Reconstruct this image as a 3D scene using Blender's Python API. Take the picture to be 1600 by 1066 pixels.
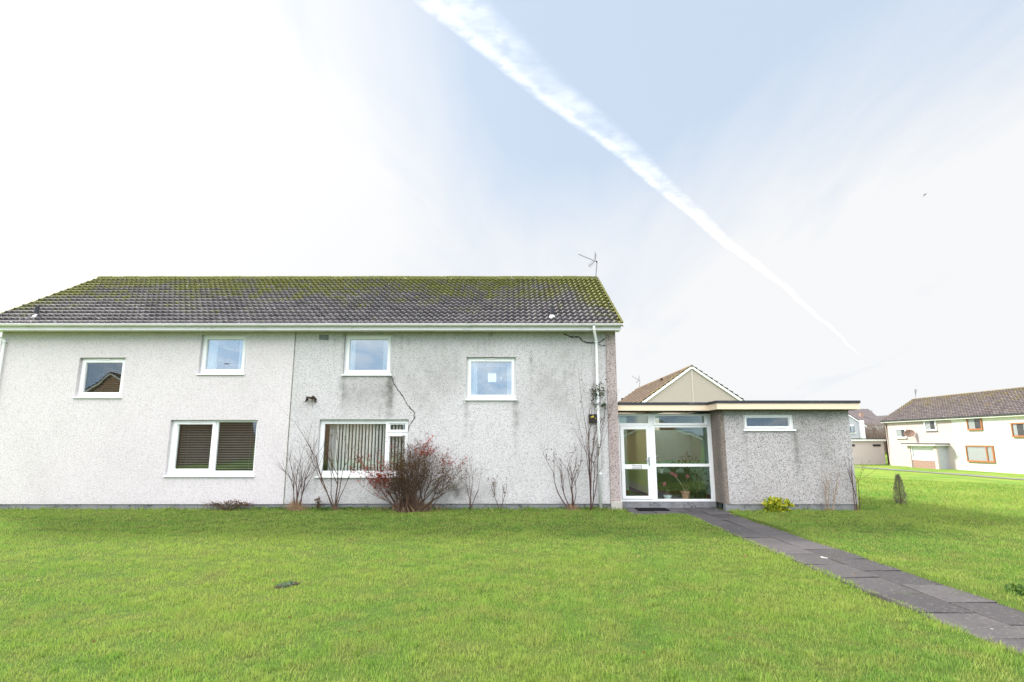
import bpy, math, random
import numpy as np
from mathutils import Vector, Matrix
random.seed(7); rng = np.random.default_rng(7)
for o in list(bpy.data.objects): bpy.data.objects.remove(o)
SC = bpy.context.scene; COL = SC.collection
R = math.radians
# ------------------------------------------------------------------ camera
cam = bpy.data.objects.new('camera', bpy.data.cameras.new('camera')); COL.objects.link(cam)
cam.location = (0, 0, 1.75); cam.rotation_euler = (R(90 + 10.28), 0, 0)
cam.data.sensor_width = 36; cam.data.lens = 19.485
cam.data.clip_start = 0.05; cam.data.clip_end = 60000
SC.camera = cam
# ------------------------------------------------------------------ node helper
class NT:
    def __init__(s, nt): s.nt = nt; s.n = nt.nodes; s.n.clear()
    def new(s, t, **kw):
        n = s.n.new(t)
        for k, v in kw.items():
            if k[0] == 'i' and k[1:].isdigit(): s.put(n.inputs[int(k[1:])], v)
            elif k in n.inputs: s.put(n.inputs[k], v)
            elif hasattr(n, k): setattr(n, k, v)
            else: s.put(n.inputs[k.replace('_', ' ')], v)
        return n
    def put(s, inp, v):
        if isinstance(v, bpy.types.NodeSocket): s.nt.links.new(v, inp)
        elif isinstance(v, bpy.types.Node): s.nt.links.new(v.outputs[0], inp)
        else:
            if isinstance(v, tuple) and len(v) == 3 and inp.type == 'RGBA': v = v + (1,)
            inp.default_value = v
    def m(s, op, a, b=0.0, c=None, clamp=False):
        n = s.n.new('ShaderNodeMath'); n.operation = op; n.use_clamp = clamp
        s.put(n.inputs[0], a); s.put(n.inputs[1], b)
        if c is not None: s.put(n.inputs[2], c)
        return n.outputs[0]
    def step(s, v, lo, hi, a=0.0, b=1.0):
        n = s.n.new('ShaderNodeMapRange'); n.interpolation_type = 'SMOOTHSTEP'
        for i, q in enumerate((v, lo, hi, a, b)): s.put(n.inputs[i], q)
        return n.outputs[0]
    def mix(s, f, a, b, mode='MIX'):
        n = s.n.new('ShaderNodeMix'); n.data_type = 'RGBA'; n.blend_type = mode
        s.put(n.inputs[0], f); s.put(n.inputs[6], a); s.put(n.inputs[7], b)
        return n.outputs[2]
    def noise(s, vec, scale, detail=3, rough=.55, dist=0.0):
        n = s.new('ShaderNodeTexNoise', Vector=vec, Scale=scale, Detail=detail, Roughness=rough, Distortion=dist)
        return n.outputs[0]
    def attr(s, name):
        n = s.n.new('ShaderNodeAttribute'); n.attribute_name = name; return n
# ------------------------------------------------------------------ sky and sun
SUN_EL, SUN_AZ = 38.0, -52.0          # azimuth measured from +Y towards +X
sd = Vector((math.sin(R(SUN_AZ)) * math.cos(R(SUN_EL)), math.cos(R(SUN_AZ)) * math.cos(R(SUN_EL)), math.sin(R(SUN_EL))))
world = bpy.data.worlds.new('World'); SC.world = world; world.use_nodes = True
w = NT(world.node_tree)
sky = w.new('ShaderNodeTexSky', sky_type='NISHITA', sun_disc=False, sun_elevation=R(SUN_EL), sun_rotation=R(SUN_AZ),
            air_density=1.0, dust_density=2.2, ozone_density=1.0, altitude=20.0)
tc = w.new('ShaderNodeTexCoord').outputs['Generated']
sx = w.new('ShaderNodeSeparateXYZ', Vector=tc)
dx, dy, dz = sx.outputs
dot = w.new('ShaderNodeVectorMath', operation='DOT_PRODUCT', i0=tc, i1=tuple(sd)).outputs['Value']
# thin cirrus: directions projected on a flat layer, streaked
zc = w.m('ADD', w.m('MAXIMUM', dz, 0.0), .18)
pv = w.new('ShaderNodeCombineXYZ', X=w.m('DIVIDE', dx, zc), Y=w.m('DIVIDE', dy, zc), Z=0.0)
mp = w.new('ShaderNodeMapping', Vector=pv, Rotation=(0, 0, R(-35)), Scale=(1.0, .33, 1.0))
n1 = w.noise(mp.outputs[0], 1.1, 6, .55, .5); n2 = w.noise(mp.outputs[0], 4.5, 7, .6, 1.0)
cir = w.m('ADD', w.m('MULTIPLY', n1, .75), w.m('MULTIPLY', n2, .25))
glow = w.step(dot, .70, 1.01)
hor = w.step(dz, .70, .24)
hz = w.m('ADD', w.m('ADD', w.m('MULTIPLY', glow, 1.0), w.m('MULTIPLY', hor, .85)), w.m('MULTIPLY', w.m('SUBTRACT', cir, .47), 1.7))
hz = w.m('ADD', hz, w.step(dot, .60, .35, 0, .16))
hz = w.m('MINIMUM', w.m('MAXIMUM', hz, .30), .985)
white = w.mix(w.step(dot, .68, 1.0), (4.38, 4.42, 4.47), (4.9, 4.9, 4.9))
# unseen bright sky added behind the camera to light the facade and pane reflections
fill_sky = w.m('MULTIPLY', w.step(dy, .15, -.35), w.step(cir, .38, .56, .82, 1.0))
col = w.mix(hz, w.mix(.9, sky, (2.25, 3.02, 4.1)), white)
col = w.mix(fill_sky, col, w.mix(w.step(dz, .26, .52), w.mix(w.step(n2, .35, .65), (4.6, 6.6, 8.8), (7.6, 8.6, 9.6)), (21.5, 20.9, 20.9)))
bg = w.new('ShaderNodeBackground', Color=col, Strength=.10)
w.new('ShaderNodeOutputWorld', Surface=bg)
sl = bpy.data.lights.new('sun', 'SUN'); sl.energy = 3.9; sl.angle = R(9.0); sl.color = (1, .93, .80)
so = bpy.data.objects.new('sun', sl); COL.objects.link(so); so.rotation_euler = (-sd).to_track_quat('-Z', 'Y').to_euler()
so.location = (-20, 20, 30)
vs = SC.view_settings; vs.view_transform = 'Standard'; vs.look = 'None'; vs.gamma = 1; vs.use_curve_mapping = False
vs.exposure = 1.1
# ------------------------------------------------------------------ materials
def mat(name, fn):
    m = bpy.data.materials.new(name); m.use_nodes = True; t = NT(m.node_tree)
    sh = fn(t); t.new('ShaderNodeOutputMaterial', Surface=sh); return m
def pbr(t, col, rough=.8, bump=None, bs=.3, bd=.01, spec=.3, metal=0.0):
    p = t.new('ShaderNodeBsdfPrincipled', Base_Color=col, Roughness=rough, Metallic=metal)
    p.inputs['Specular IOR Level'].default_value = spec
    if bump is not None:
        b = t.new('ShaderNodeBump', Height=bump, Strength=bs, Distance=bd); t.put(p.inputs['Normal'], b.outputs[0])
    return p.outputs[0]
def oc(t): return t.new('ShaderNodeTexCoord').outputs['Object']
def harl(base, spot, spotamt, name, scale=1.0, dirt_shade_col=(.13, .125, .11), bs=.9):
    def f(t):
        c = oc(t)
        vo = t.new('ShaderNodeTexVoronoi', Vector=c, Scale=46 * scale); d = vo.outputs['Distance']
        rc = t.new('ShaderNodeSeparateColor', Color=vo.outputs['Color']).outputs[0]
        big = t.noise(c, .55, 5, .6); mid = t.noise(c, 5, 4, .6); fine = t.noise(c, 30 * scale, 3, .75)
        a = t.mix(t.step(fine, .38, .62), base, tuple(min(1, x * 1.14) for x in base))
        sp = t.m('MULTIPLY', t.step(t.m('ADD', t.m('MULTIPLY', fine, .55), t.m('MULTIPLY', rc, .45)), .47, .30), min(1, spotamt), clamp=True)
        a = t.mix(sp, a, spot)
        at = t.attr('dirt_shade').outputs['Fac']
        dd = t.m('MULTIPLY', at, t.step(t.m('ADD', t.m('MULTIPLY', fine, .6), t.m('MULTIPLY', mid, .4)), .33, .62, .35, 1.0), clamp=True)
        a = t.mix(t.m('MULTIPLY', t.step(big, .42, .68), .16 * spotamt, clamp=True), a, spot)
        a = t.mix(dd, a, dirt_shade_col)
        h = t.m('ADD', t.m('MULTIPLY', d, -1.0), t.m('MULTIPLY', fine, 1.2))
        return pbr(t, a, .93, h, bs, .012, .12)
    return mat(name, f)
M = {}
M['cream'] = harl((.605, .570, .590), (.42, .385, .39), .7, 'cream harling', 1.3, bs=.5)
M['grey'] = harl((.60, .585, .60), (.27, .265, .265), .68, 'weathered grey harling', 1.35, bs=.9)
M['greyblock'] = harl((.51, .485, .495), (.18, .17, .165), .95, 'coarse grey harling', 1.35, bs=1.0)
M['brownharl'] = harl((.28, .235, .205), (.12, .09, .075), .8, 'damp brown harling', 1.0)
M['pinkpeb'] = harl((.45, .385, .375), (.18, .13, .125), 1.2, 'pink pebbledash', 1.2, bs=1.0)
M['beige'] = harl((.40, .345, .32), (.30, .255, .23), .4, 'beige harling')
M['pinkwhite'] = harl((.49, .43, .42), (.42, .365, .35), .3, 'pinkish cream render')
M['whitewall'] = harl((.72, .71, .70), (.72, .71, .69), .2, 'white render')
M['farhouse'] = harl((.40, .41, .45), (.30, .31, .34), .4, 'grey render')
M['oppo'] = harl((.42, .29, .20), (.30, .20, .14), .4, 'tan render')
def plain(name, col, rough=.6, amt=.12, scale=6, spec=.3, bump=.15, metal=0.0):
    def f(t):
        c = oc(t); n = t.noise(c, scale, 5, .65); n2 = t.noise(c, scale * 7, 2, .5)
        a = t.mix(t.step(n, .3, .7), tuple(x * (1 - amt) for x in col), tuple(min(1, x * (1 + amt)) for x in col))
        return pbr(t, a, rough, n2, bump, .004, spec, metal)
    return mat(name, f)
def weather(name, col, dirt_shade, lo=.5, hi=.72, rough=.45, scale=3.0, spec=.4):
    def f(t):
        c = oc(t); n = t.noise(c, scale, 6, .7); n2 = t.noise(c, scale * 9, 3, .6)
        a = t.mix(t.m('MULTIPLY', t.step(n, lo, hi), t.step(n2, .35, .7)), col, dirt_shade)
        return pbr(t, a, rough, n2, .12, .003, spec)
    return mat(name, f)
M['upvc'] = weather('white plastic', (.80, .81, .82), (.58, .58, .55), .52, .8, .35)
M['gutter'] = weather('white gutter plastic', (.77, .75, .79), (.45, .47, .46), .48, .75, .35, 1.3)
M['seal'] = plain('dark seal', (.03, .03, .03), .6)
M['gasket'] = plain('grey gasket', (.16, .16, .16), .7)
M['dark'] = plain('black plastic', (.012, .012, .013), .45)
M['steel'] = plain('grey steel', (.28, .29, .30), .35, .2, 10, .5, .1, .7)
M['rust'] = plain('rusty iron', (.05, .03, .022), .8, .4, 20)
M['concrete'] = weather('plinth concrete', (.22, .225, .235), (.055, .06, .055), .42, .62, .9, 2.3, .15)
M['block'] = weather('light concrete block', (.42, .40, .37), (.22, .2, .18), .45, .7, .9, 4, .15)
M['fascia'] = weather('cream painted fascia', (.74, .61, .46), (.46, .38, .26), .55, .85, .6, 1.1, .2)
M['felt'] = weather('dark roofing felt', (.045, .047, .055), (.12, .125, .14), .5, .75, .75, 2, .2)
M['curtain'] = None
def fcurt(col, tr):
    def f(t):
        d = t.new('ShaderNodeBsdfDiffuse', Color=col); s = t.new('ShaderNodeBsdfTranslucent', Color=col)
        return t.new('ShaderNodeMixShader', i0=tr, i1=d, i2=s).outputs[0]
    return f
M['curtain'] = mat('white net curtain', fcurt((.85, .86, .88), .5))
M['blind'] = mat('pale blind fabric', fcurt((.95, .96, .93), .15))
M['slat'] = plain('venetian slat', (.24, .24, .22), .5)
M['slatdark'] = plain('dark venetian slat', (.06, .065, .07), .5)
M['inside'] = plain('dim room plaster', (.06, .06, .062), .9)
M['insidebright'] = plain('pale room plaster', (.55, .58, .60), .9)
M['creamwall'] = plain('cream hall plaster', (.86, .80, .52), .9, .05)
M['mintwall'] = plain('pale green hall plaster', (.36, .44, .40), .9, .05)
M['skirting'] = plain('red brown skirting', (.25, .09, .05), .6)
M['floor'] = plain('hall floor', (.16, .14, .13), .7)
M['mat'] = plain('black coir mat', (.010, .010, .013), .95, .4, 30, .05, .8)
M['terracotta'] = plain('terracotta', (.48, .24, .18), .8)
M['whitepot'] = plain('white pot', (.75, .76, .78), .5)
M['brick'] = plain('weathered brick', (.30, .20, .17), .9, .3, 12)
M['orange'] = plain('orange brown timber', (.33, .14, .06), .5, .15, 8)
M['verge'] = plain('white barge board', (.78, .79, .80), .5)
M['cement'] = plain('verge mortar', (.20, .20, .17), .9, .3, 10)
M['crack'] = plain('open crack', (.07, .07, .065), .9)
M['soil'] = plain('dark soil', (.045, .035, .025), .95, .4, 12, .05, .8)
M['twig'] = plain('dark bark', (.085, .052, .036), .85, .35, 30)
M['twigred'] = plain('red brown bark', (.085, .045, .038), .8, .3, 30)
M['twigpale'] = plain('dry pale stem', (.30, .23, .17), .85, .25, 30)
M['straw'] = plain('dead straw', (.26, .17, .10), .9, .4, 30)
def glass(name, refl, tint, wob=.0):
    def f(t):
        g = t.new('ShaderNodeBsdfGlossy', Color=(.95, .97, 1.0), Roughness=0.0)
        if wob:
            n = t.noise(oc(t), 1.1, 1, .4); b = t.new('ShaderNodeBump', Height=n, Strength=1.0, Distance=wob); t.put(g.inputs['Normal'], b.outputs[0])
        tr = t.new('ShaderNodeBsdfTransparent', Color=tint)
        fr = t.m('MULTIPLY_ADD', t.m('POWER', t.new('ShaderNodeLayerWeight', Blend=.5).outputs['Facing'], 5.0), .9, .03)
        fac = t.m('ADD', t.m('MULTIPLY', fr, 1.0), refl, clamp=True)
        return t.new('ShaderNodeMixShader', i0=fac, i1=tr, i2=g).outputs[0]
    return mat(name, f)
M['glass'] = glass('window glass', .045, (.94, .96, .96), .004)
M['glasssky'] = glass('upper window glass', .21, (.90, .95, .97), .003)
M['glassgreen'] = glass('porch glass', .035, (.90, .96, .93), .004)
def leafm(name, c1, c2, tr=.35):
    def f(t):
        r = t.attr('rnd').outputs['Fac']; c = t.mix(r, c1, c2)
        d = t.new('ShaderNodeBsdfPrincipled', Base_Color=c, Roughness=.55); d.inputs['Specular IOR Level'].default_value = .25
        s = t.new('ShaderNodeBsdfTranslucent', Color=c)
        return t.new('ShaderNodeMixShader', i0=tr, i1=d, i2=s).outputs[0]
    return mat(name, f)
M['leafred'] = leafm('red leaf', (.50, .06, .04), (.22, .035, .025))
M['leafdull'] = leafm('dull leaf', (.065, .06, .025), (.16, .075, .035))
M['leafgreen'] = leafm('green leaf', (.04, .10, .02), (.12, .20, .04))
M['leafyellow'] = leafm('yellow green leaf', (.17, .30, .03), (.55, .50, .04), .3)
M['leafdark'] = leafm('dark green leaf', (.02, .05, .02), (.05, .10, .04))
M['needle'] = leafm('grey green needle', (.15, .145, .10), (.26, .22, .17))
M['pinkflower'] = leafm('pink petal', (.75, .09, .26), (.9, .25, .42))
M['whiteflower'] = leafm('white petal', (.8, .8, .75), (.9, .9, .9))
M['thicket'] = leafm('bare thicket twigs', (.11, .075, .065), (.26, .20, .17), .1)
def tilem(name, slate, slate2, moss1, moss2, amt, light):
    def f(t):
        c = oc(t); up = t.attr('up').outputs['Fac']; tid = t.attr('tid').outputs['Fac']; edge = t.attr('edge').outputs['Fac']
        n = t.noise(c, 1.3, 6, .65); n2 = t.noise(c, 11, 5, .7); n3 = t.noise(c, 34, 3, .6)
        a = t.mix(tid, slate, slate2); a = t.mix(t.step(n3, .35, .7, 0, .5), a, tuple(x * 1.7 for x in slate2)); a = t.mix(t.step(n2, .52, .68, 0, .6), a, tuple(x * .55 for x in slate))
        mo = t.m('ADD', t.m('ADD', t.m('MULTIPLY', up, amt), t.m('MULTIPLY', edge, .28)), t.m('ADD', t.m('MULTIPLY', n, .95), t.m('MULTIPLY', n2, 1.25)))
        mo = t.m('ADD', mo, t.m('MULTIPLY', tid, .10))
        mf = t.step(mo, 1.37, 1.50, 0, .95)
        a = t.mix(mf, a, t.mix(t.step(n3, .35, .65), moss1, moss2))
        lw = t.step(t.m('ADD', t.m('MULTIPLY', t.noise(c, 16, 2, .6), .75), t.m('MULTIPLY', t.noise(c, 2.1, 2, .5), .25)), .64, .68, 0, light)
        a = t.mix(lw, a, (.62, .62, .58))
        return pbr(t, a, .75, t.m('ADD', n3, t.m('MULTIPLY', mf, n2)), .5, .012, .25)
    return mat(name, f)
M['tiles'] = tilem('mossy slate grey tiles', (.056, .052, .058), (.118, .110, .118), (.045, .052, .014), (.175, .18, .032), .43, .8)
M['tilesbrown'] = tilem('brown roof tiles', (.095, .066, .055), (.15, .11, .09), (.20, .17, .06), (.28, .23, .08), .15, .15)
M['tilesfar'] = tilem('grey brown lichened tiles', (.075, .062, .064), (.14, .12, .12), (.12, .10, .035), (.20, .16, .05), .26, .95)
def grassm(name, blades=True):
    def f(t):
        c = t.new('ShaderNodeNewGeometry').outputs['Position']
        n = t.noise(c, .35, 5, .6); n2 = t.noise(c, 2.6, 4, .6); n3 = t.noise(c, 17, 4, .65)
        a = t.mix(t.step(n, .35, .65), (.105, .255, .038), (.235, .340, .055))
        a = t.mix(t.step(n2, .42, .64, 0, .75), a, (.29, .31, .085)); a = t.mix(t.step(t.noise(c, 1.1, 5, .7), .56, .70, 0, .7), a, (.30, .25, .10))
        a = t.mix(t.step(t.m('ADD', t.m('MULTIPLY', n2, .4), t.m('MULTIPLY', n3, .6)), .52, .66, 0, .6), a, (.055, .12, .025))
        if blades:
            r = t.attr('rnd').outputs['Fac']
            a = t.mix(t.step(r, 0, 1, 0, .5), a, (.36, .48, .10)); a = t.mix(t.step(r, .93, .97, 0, .7), a, (.42, .38, .16))
            a = t.mix(t.step(r, .22, .0, 0, .7), a, (.04, .11, .02))
            d = t.new('ShaderNodeBsdfPrincipled', Base_Color=a, Roughness=.6); d.inputs['Specular IOR Level'].default_value = .2
            s = t.new('ShaderNodeBsdfTranslucent', Color=t.mix(.3, a, (.32, .42, .08)))
            return t.new('ShaderNodeMixShader', i0=.38, i1=d, i2=s).outputs[0]
        a = t.mix(.22, a, (.02, .05, .01))
        bare = t.step(t.m('ADD', t.m('MULTIPLY', n2, .5), t.m('MULTIPLY', n3, .5)), .58, .68, 0, .6)
        sxy = t.new('ShaderNodeSeparateXYZ', Vector=c); 
        dist = t.m('POWER', t.m('ADD', t.m('MULTIPLY', sxy.outputs[0], sxy.outputs[0]), t.m('MULTIPLY', sxy.outputs[1], sxy.outputs[1])), .5)
        near = t.step(dist, 24, 15)
        a = t.mix(t.m('MULTIPLY', near, .80), a, (.05, .075, .018)); a = t.mix(t.m('MULTIPLY', bare, near), a, (.07, .055, .025))
        a = t.mix(t.step(dist, 90, 250, 0, .9), a, (.10, .095, .055))
        return pbr(t, a, .95, t.m('ADD', t.m('MULTIPLY', n3, 1.0), n2), .8, .06, .05)
    return mat(name, f)
M['ground'] = grassm('lawn soil and turf', False); M['grass'] = grassm('grass blades', True)
def slabm(t):
    c = oc(t); tid = t.attr('tid').outputs['Fac']; n = t.noise(c, 3.2, 6, .65); n2 = t.noise(c, 26, 4, .7); sp = t.noise(c, 4.3, 2, .4)
    a = t.mix(tid, (.038, .035, .038), (.078, .072, .075)); a = t.mix(t.step(n, .35, .7, 0, .55), a, (.045, .042, .046))
    a = t.mix(t.step(n2, .53, .70, 0, .55), a, (.19, .18, .175)); a = t.mix(t.step(sp, .74, .77), a, (.5, .5, .48))
    a = t.mix(t.step(t.noise(c, 1.4, 5, .7), .60, .70, 0, .5), a, (.05, .065, .025))
    return pbr(t, a, .72, n2, .5, .006, .35)
M['slab'] = mat('dark concrete slabs', slabm)
M['path'] = plain('grey footpath', (.16, .155, .16), .9)
M['hill'] = plain('far moorland', (.10, .09, .10), .95, .3, .03)
def contm(t):
    c = oc(t); a = t.attr('dens').outputs['Fac']
    n = t.noise(t.new('ShaderNodeMapping', Vector=c, Scale=(.0022, .0042, .004)).outputs[0], 2.6, 8, .68, .4)
    n2 = t.noise(t.new('ShaderNodeMapping', Vector=c, Scale=(.0009, .0015, .001)).outputs[0], 1.4, 3, .5)
    f = t.m('MULTIPLY', a, t.step(n, .34, .64, .22, 1.15)); f = t.m('MULTIPLY', f, t.step(n2, .3, .62, .35, 1.0), clamp=True)
    tr = t.new('ShaderNodeBsdfTransparent'); wt = t.new('ShaderNodeBsdfTranslucent', Color=(.93, .93, .95)); di = t.new('ShaderNodeBsdfDiffuse', Color=(.95, .95, .95))
    ws = t.new('ShaderNodeMixShader', i0=.25, i1=wt, i2=di)
    return t.new('ShaderNodeMixShader', i0=f, i1=tr, i2=ws).outputs[0]
M['contrail'] = mat('ice cloud', contm)
# ------------------------------------------------------------------ mesh helpers
WM = {}
def wmat(o):
    return WM.get(o.name, Matrix.Identity(4))
class MB:
    def __init__(s): s.v = []; s.f = []; s.a = {}
    def quad(s, *p):
        i = len(s.v); s.v += [tuple(q) for q in p]; s.f.append(tuple(range(i, i + len(p)))); return s
    def box(s, x0, x1, y0, y1, z0, z1, sk=0.0):
        if x0 > x1: x0, x1 = x1, x0
        i = len(s.v)
        s.v += [(x0, y0, z0), (x1, y0, z0), (x1, y1, z0), (x0, y1, z0), (x0, y0, z1), (x1, y0, z1), (x1, y1, z1), (x0, y1, z1)]
        s.f += [tuple(i + k for k in q) for q in ((0, 3, 2, 1), (4, 5, 6, 7), (0, 1, 5, 4), (1, 2, 6, 5), (2, 3, 7, 6), (3, 0, 4, 7))]
        return s
    def prism(s, poly, axis, a, b):
        """poly of 2D points extruded between a and b along axis (0,1,2)"""
        def mk(p, q): return {0: (q, p[0], p[1]), 1: (p[0], q, p[1]), 2: (p[0], p[1], q)}[axis]
        i = len(s.v); n = len(poly); s.v += [mk(p, a) for p in poly] + [mk(p, b) for p in poly]
        s.f.append(tuple(range(i, i + n))); s.f.append(tuple(range(i + 2 * n - 1, i + n - 1, -1)))
        for k in range(n): s.f.append((i + k, i + (k + 1) % n, i + n + (k + 1) % n, i + n + k))
        return s
    def tube(s, pts, rs, n=8, cap=True, rnd=None):
        pts = [Vector(p) for p in pts]
        if not isinstance(rs, (list, tuple)): rs = [rs] * len(pts)
        base = len(s.v); ref = None
        for k, p in enumerate(pts):
            d = (pts[min(k + 1, len(pts) - 1)] - pts[max(k - 1, 0)]).normalized()
            if ref is None: ref = Vector((0, 0, 1)) if abs(d.z) < .9 else Vector((1, 0, 0))
            u = d.cross(ref).normalized(); v = d.cross(u)
            for j in range(n):
                a = 2 * math.pi * j / n; s.v.append(tuple(p + (u * math.cos(a) + v * math.sin(a)) * rs[k]))
        for k in range(len(pts) - 1):
            for j in range(n):
                a = base + k * n + j; b = base + k * n + (j + 1) % n; s.f.append((a, b, b + n, a + n))
        if cap:
            s.f.append(tuple(base + j for j in range(n))[::-1]); s.f.append(tuple(base + (len(pts) - 1) * n + j for j in range(n)))
        return s
    def lathe(s, c, prof, n=16):
        b = len(s.v)
        for r, z in prof:
            for j in range(n):
                a = 2 * math.pi * j / n; s.v.append((c[0] + r * math.cos(a), c[1] + r * math.sin(a), c[2] + z))
        for k in range(len(prof) - 1):
            for j in range(n):
                a = b + k * n + j; d = b + k * n + (j + 1) % n; s.f.append((a, d, d + n, a + n))
        s.f.append(tuple(b + j for j in range(n))[::-1]); s.f.append(tuple(b + (len(prof) - 1) * n + j for j in range(n))); return s
    def build(s, name, m, parent=None, smooth=False, attrs=None, bevel=0):
        me = bpy.data.meshes.new(name); o = bpy.data.objects.new(name, me)
        W = wmat(parent) if parent else Matrix.Identity(4)
        vs_ = s.v
        if parent:
            Wi = W.inverted(); vs_ = [tuple(Wi @ Vector(v)) for v in s.v]
        me.from_pydata(vs_, [], s.f); me.update()
        if m: me.materials.append(m)
        if smooth: me.polygons.foreach_set('use_smooth', [True] * len(me.polygons))
        for k, vals in (attrs or s.a).items():
            if len(vals) == len(me.vertices):
                at = me.attributes.new(k, 'FLOAT', 'POINT'); at.data.foreach_set('value', vals)
        COL.objects.link(o)
        if parent: o.parent = parent; WM[o.name] = W
        if bevel:
            b = o.modifiers.new('bevel', 'BEVEL'); b.width = bevel; b.segments = 2; b.limit_method = 'ANGLE'
        return o
def tag(o, label=None, cat=None, group=None, kind=None):
    if label: o['label'] = label
    if cat: o['category'] = cat
    if group: o['group'] = group
    if kind: o['kind'] = kind
    return o
def empty(name, loc, label, cat, group=None, rz=0.0):
    o = bpy.data.objects.new(name, None); COL.objects.link(o); o.location = loc; o.rotation_euler = (0, 0, rz); o.empty_display_size = .2
    WM[o.name] = Matrix.Translation(loc) @ Matrix.Rotation(rz, 4, 'Z')
    return tag(o, label, cat, group)
class XF:
    """mesh builder drawn in the local frame of a thing: its points go through the thing's matrix"""
def loc(mb, parent):
    W = WM[parent.name]; mb.v = [tuple(W @ Vector(v)) for v in mb.v]; return mb
def hwall(mb, x0, x1, z0, z1, yf, th, holes, res=None, top=None):
    """wall facing -Y with openings; returns the grid for dirt"""
    xs = {round(x0, 4), round(x1, 4)}; zs = {round(z0, 4), round(z1, 4)}
    for a, b, c, d in holes: xs |= {round(a, 4), round(b, 4)}; zs |= {round(c, 4), round(d, 4)}
    if res:
        xs |= {round(v, 4) for v in np.arange(x0, x1, res)}; zs |= {round(v, 4) for v in np.arange(z0, z1, res)}
    def clean(l, keep):
        l = sorted(l); out = [l[0]]
        for q in l[1:]:
            if q - out[-1] < .012:
                if q in keep: out[-1] = q
                continue
            out.append(q)
        return out
    kx = {round(x1, 4), round(x0, 4)} | {round(h[i], 4) for h in holes for i in (0, 1)}; kz = {round(z0, 4), round(z1, 4)} | {round(h[i], 4) for h in holes for i in (2, 3)}
    xs = clean([v for v in xs if x0 - 1e-6 <= v <= x1 + 1e-6], kx); zs = clean([v for v in zs if z0 - 1e-6 <= v <= z1 + 1e-6], kz)
    def solid(i, j):
        if not (0 <= i < len(xs) - 1 and 0 <= j < len(zs) - 1): return False
        cx = (xs[i] + xs[i + 1]) / 2; cz = (zs[j] + zs[j + 1]) / 2
        return not any(a < cx < b and c < cz < d for a, b, c, d in holes)
    yb = yf + th; idx = {}
    def V(i, j, k):
        if (i, j, k) not in idx: idx[(i, j, k)] = len(mb.v); mb.v.append((xs[i], yf if k == 0 else yb, zs[j]))
        return idx[(i, j, k)]
    for i in range(len(xs) - 1):
        for j in range(len(zs) - 1):
            if not solid(i, j): continue
            mb.f.append((V(i, j, 0), V(i + 1, j, 0), V(i + 1, j + 1, 0), V(i, j + 1, 0)))
            mb.f.append((V(i, j, 1), V(i, j + 1, 1), V(i + 1, j + 1, 1), V(i + 1, j, 1)))
            if not solid(i - 1, j): mb.f.append((V(i, j, 0), V(i, j + 1, 0), V(i, j + 1, 1), V(i, j, 1)))
            if not solid(i + 1, j): mb.f.append((V(i + 1, j, 0), V(i + 1, j, 1), V(i + 1, j + 1, 1), V(i + 1, j + 1, 0)))
            if not solid(i, j - 1): mb.f.append((V(i, j, 0), V(i, j, 1), V(i + 1, j, 1), V(i + 1, j, 0)))
            if not solid(i, j + 1): mb.f.append((V(i, j + 1, 0), V(i + 1, j + 1, 0), V(i + 1, j + 1, 1), V(i, j + 1, 1)))
    return mb
def ring(mb, x0, x1, z0, z1, wd, yf, th):
    return hwall(mb, x0, x1, z0, z1, yf, th, [(x0 + wd, x1 - wd, z0 + wd, z1 - wd)])
def window(parent, x0, x1, z0, z1, yw, panes, openers=(), sill=True, fm='upvc', gm='glass', rec=.10, label=None, local=False, vent=None):
    """frame mesh named window with sill, casement, seal and pane children; yw = wall face"""
    yf = yw + rec
    mb = MB(); hwall(mb, x0, x1, z0, z1, yf, .07, panes)
    L = (lambda m_: loc(m_, parent)) if local else (lambda m_: m_)
    wnd = L(mb).build('window', M[fm], parent, bevel=.005)
    if label: wnd['label'] = label
    for p in panes:
        g = MB(); g.box(p[0] - .01, p[1] + .01, yf + .030, yf + .042, p[2] - .01, p[3] + .01); L(g).build('pane', M[gm], wnd)
    sm = MB()
    for p in panes: ring(sm, p[0] - .002, p[1] + .002, p[2] - .002, p[3] + .002, .010, yf + .012, .016)
    L(sm).build('glazing_seal', M['seal'], wnd)
    for q in openers:
        c = MB(); ring(c, q[0], q[1], q[2], q[3], q[4], yf - .022, .022); L(c).build('casement', M[fm], wnd, bevel=.004); c = MB(); ring(c, q[0] - .007, q[1] + .007, q[2] - .007, q[3] + .007, .006, yf - .004, .0035); L(c).build('gasket', M['gasket'], wnd)
    if sill:
        s_ = MB(); s_.prism([(yf + .02, z0 - .0), (yf - .005, z0 + .012), (yw - .045, z0 - .012), (yw - .045, z0 - .042), (yf + .02, z0 - .042)], 0, x0 - .02, x1 + .03)
        L(s_).build('sill', M[fm], wnd, bevel=.004)
    if vent:
        v_ = MB(); v_.box(vent[0], vent[1], yf - .040, yf - .0235, z1 - .058, z1 - .022); L(v_).build('trickle_vent', M['gutter'], wnd)
    return wnd
def curtain(wnd, x0, x1, z0, z1, y, amp=.02, per=.07, m='curtain', local=None):
    mb = MB(); n = max(8, int((x1 - x0) / .012)); b = 0; ph = random.random() * 6
    for k in range(n + 1):
        x = x0 + (x1 - x0) * k / n; yy = y + amp * math.sin(x / per * 2 * math.pi + ph) + amp * .4 * math.sin(x / per * 3.1)
        mb.v += [(x, yy, z0), (x, yy * .5 + y * .5, z1)]
    for k in range(n): mb.f.append((2 * k, 2 * k + 2, 2 * k + 3, 2 * k + 1))
    if local: loc(mb, local)
    return mb.build('curtain', M[m], wnd, smooth=True)
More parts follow.
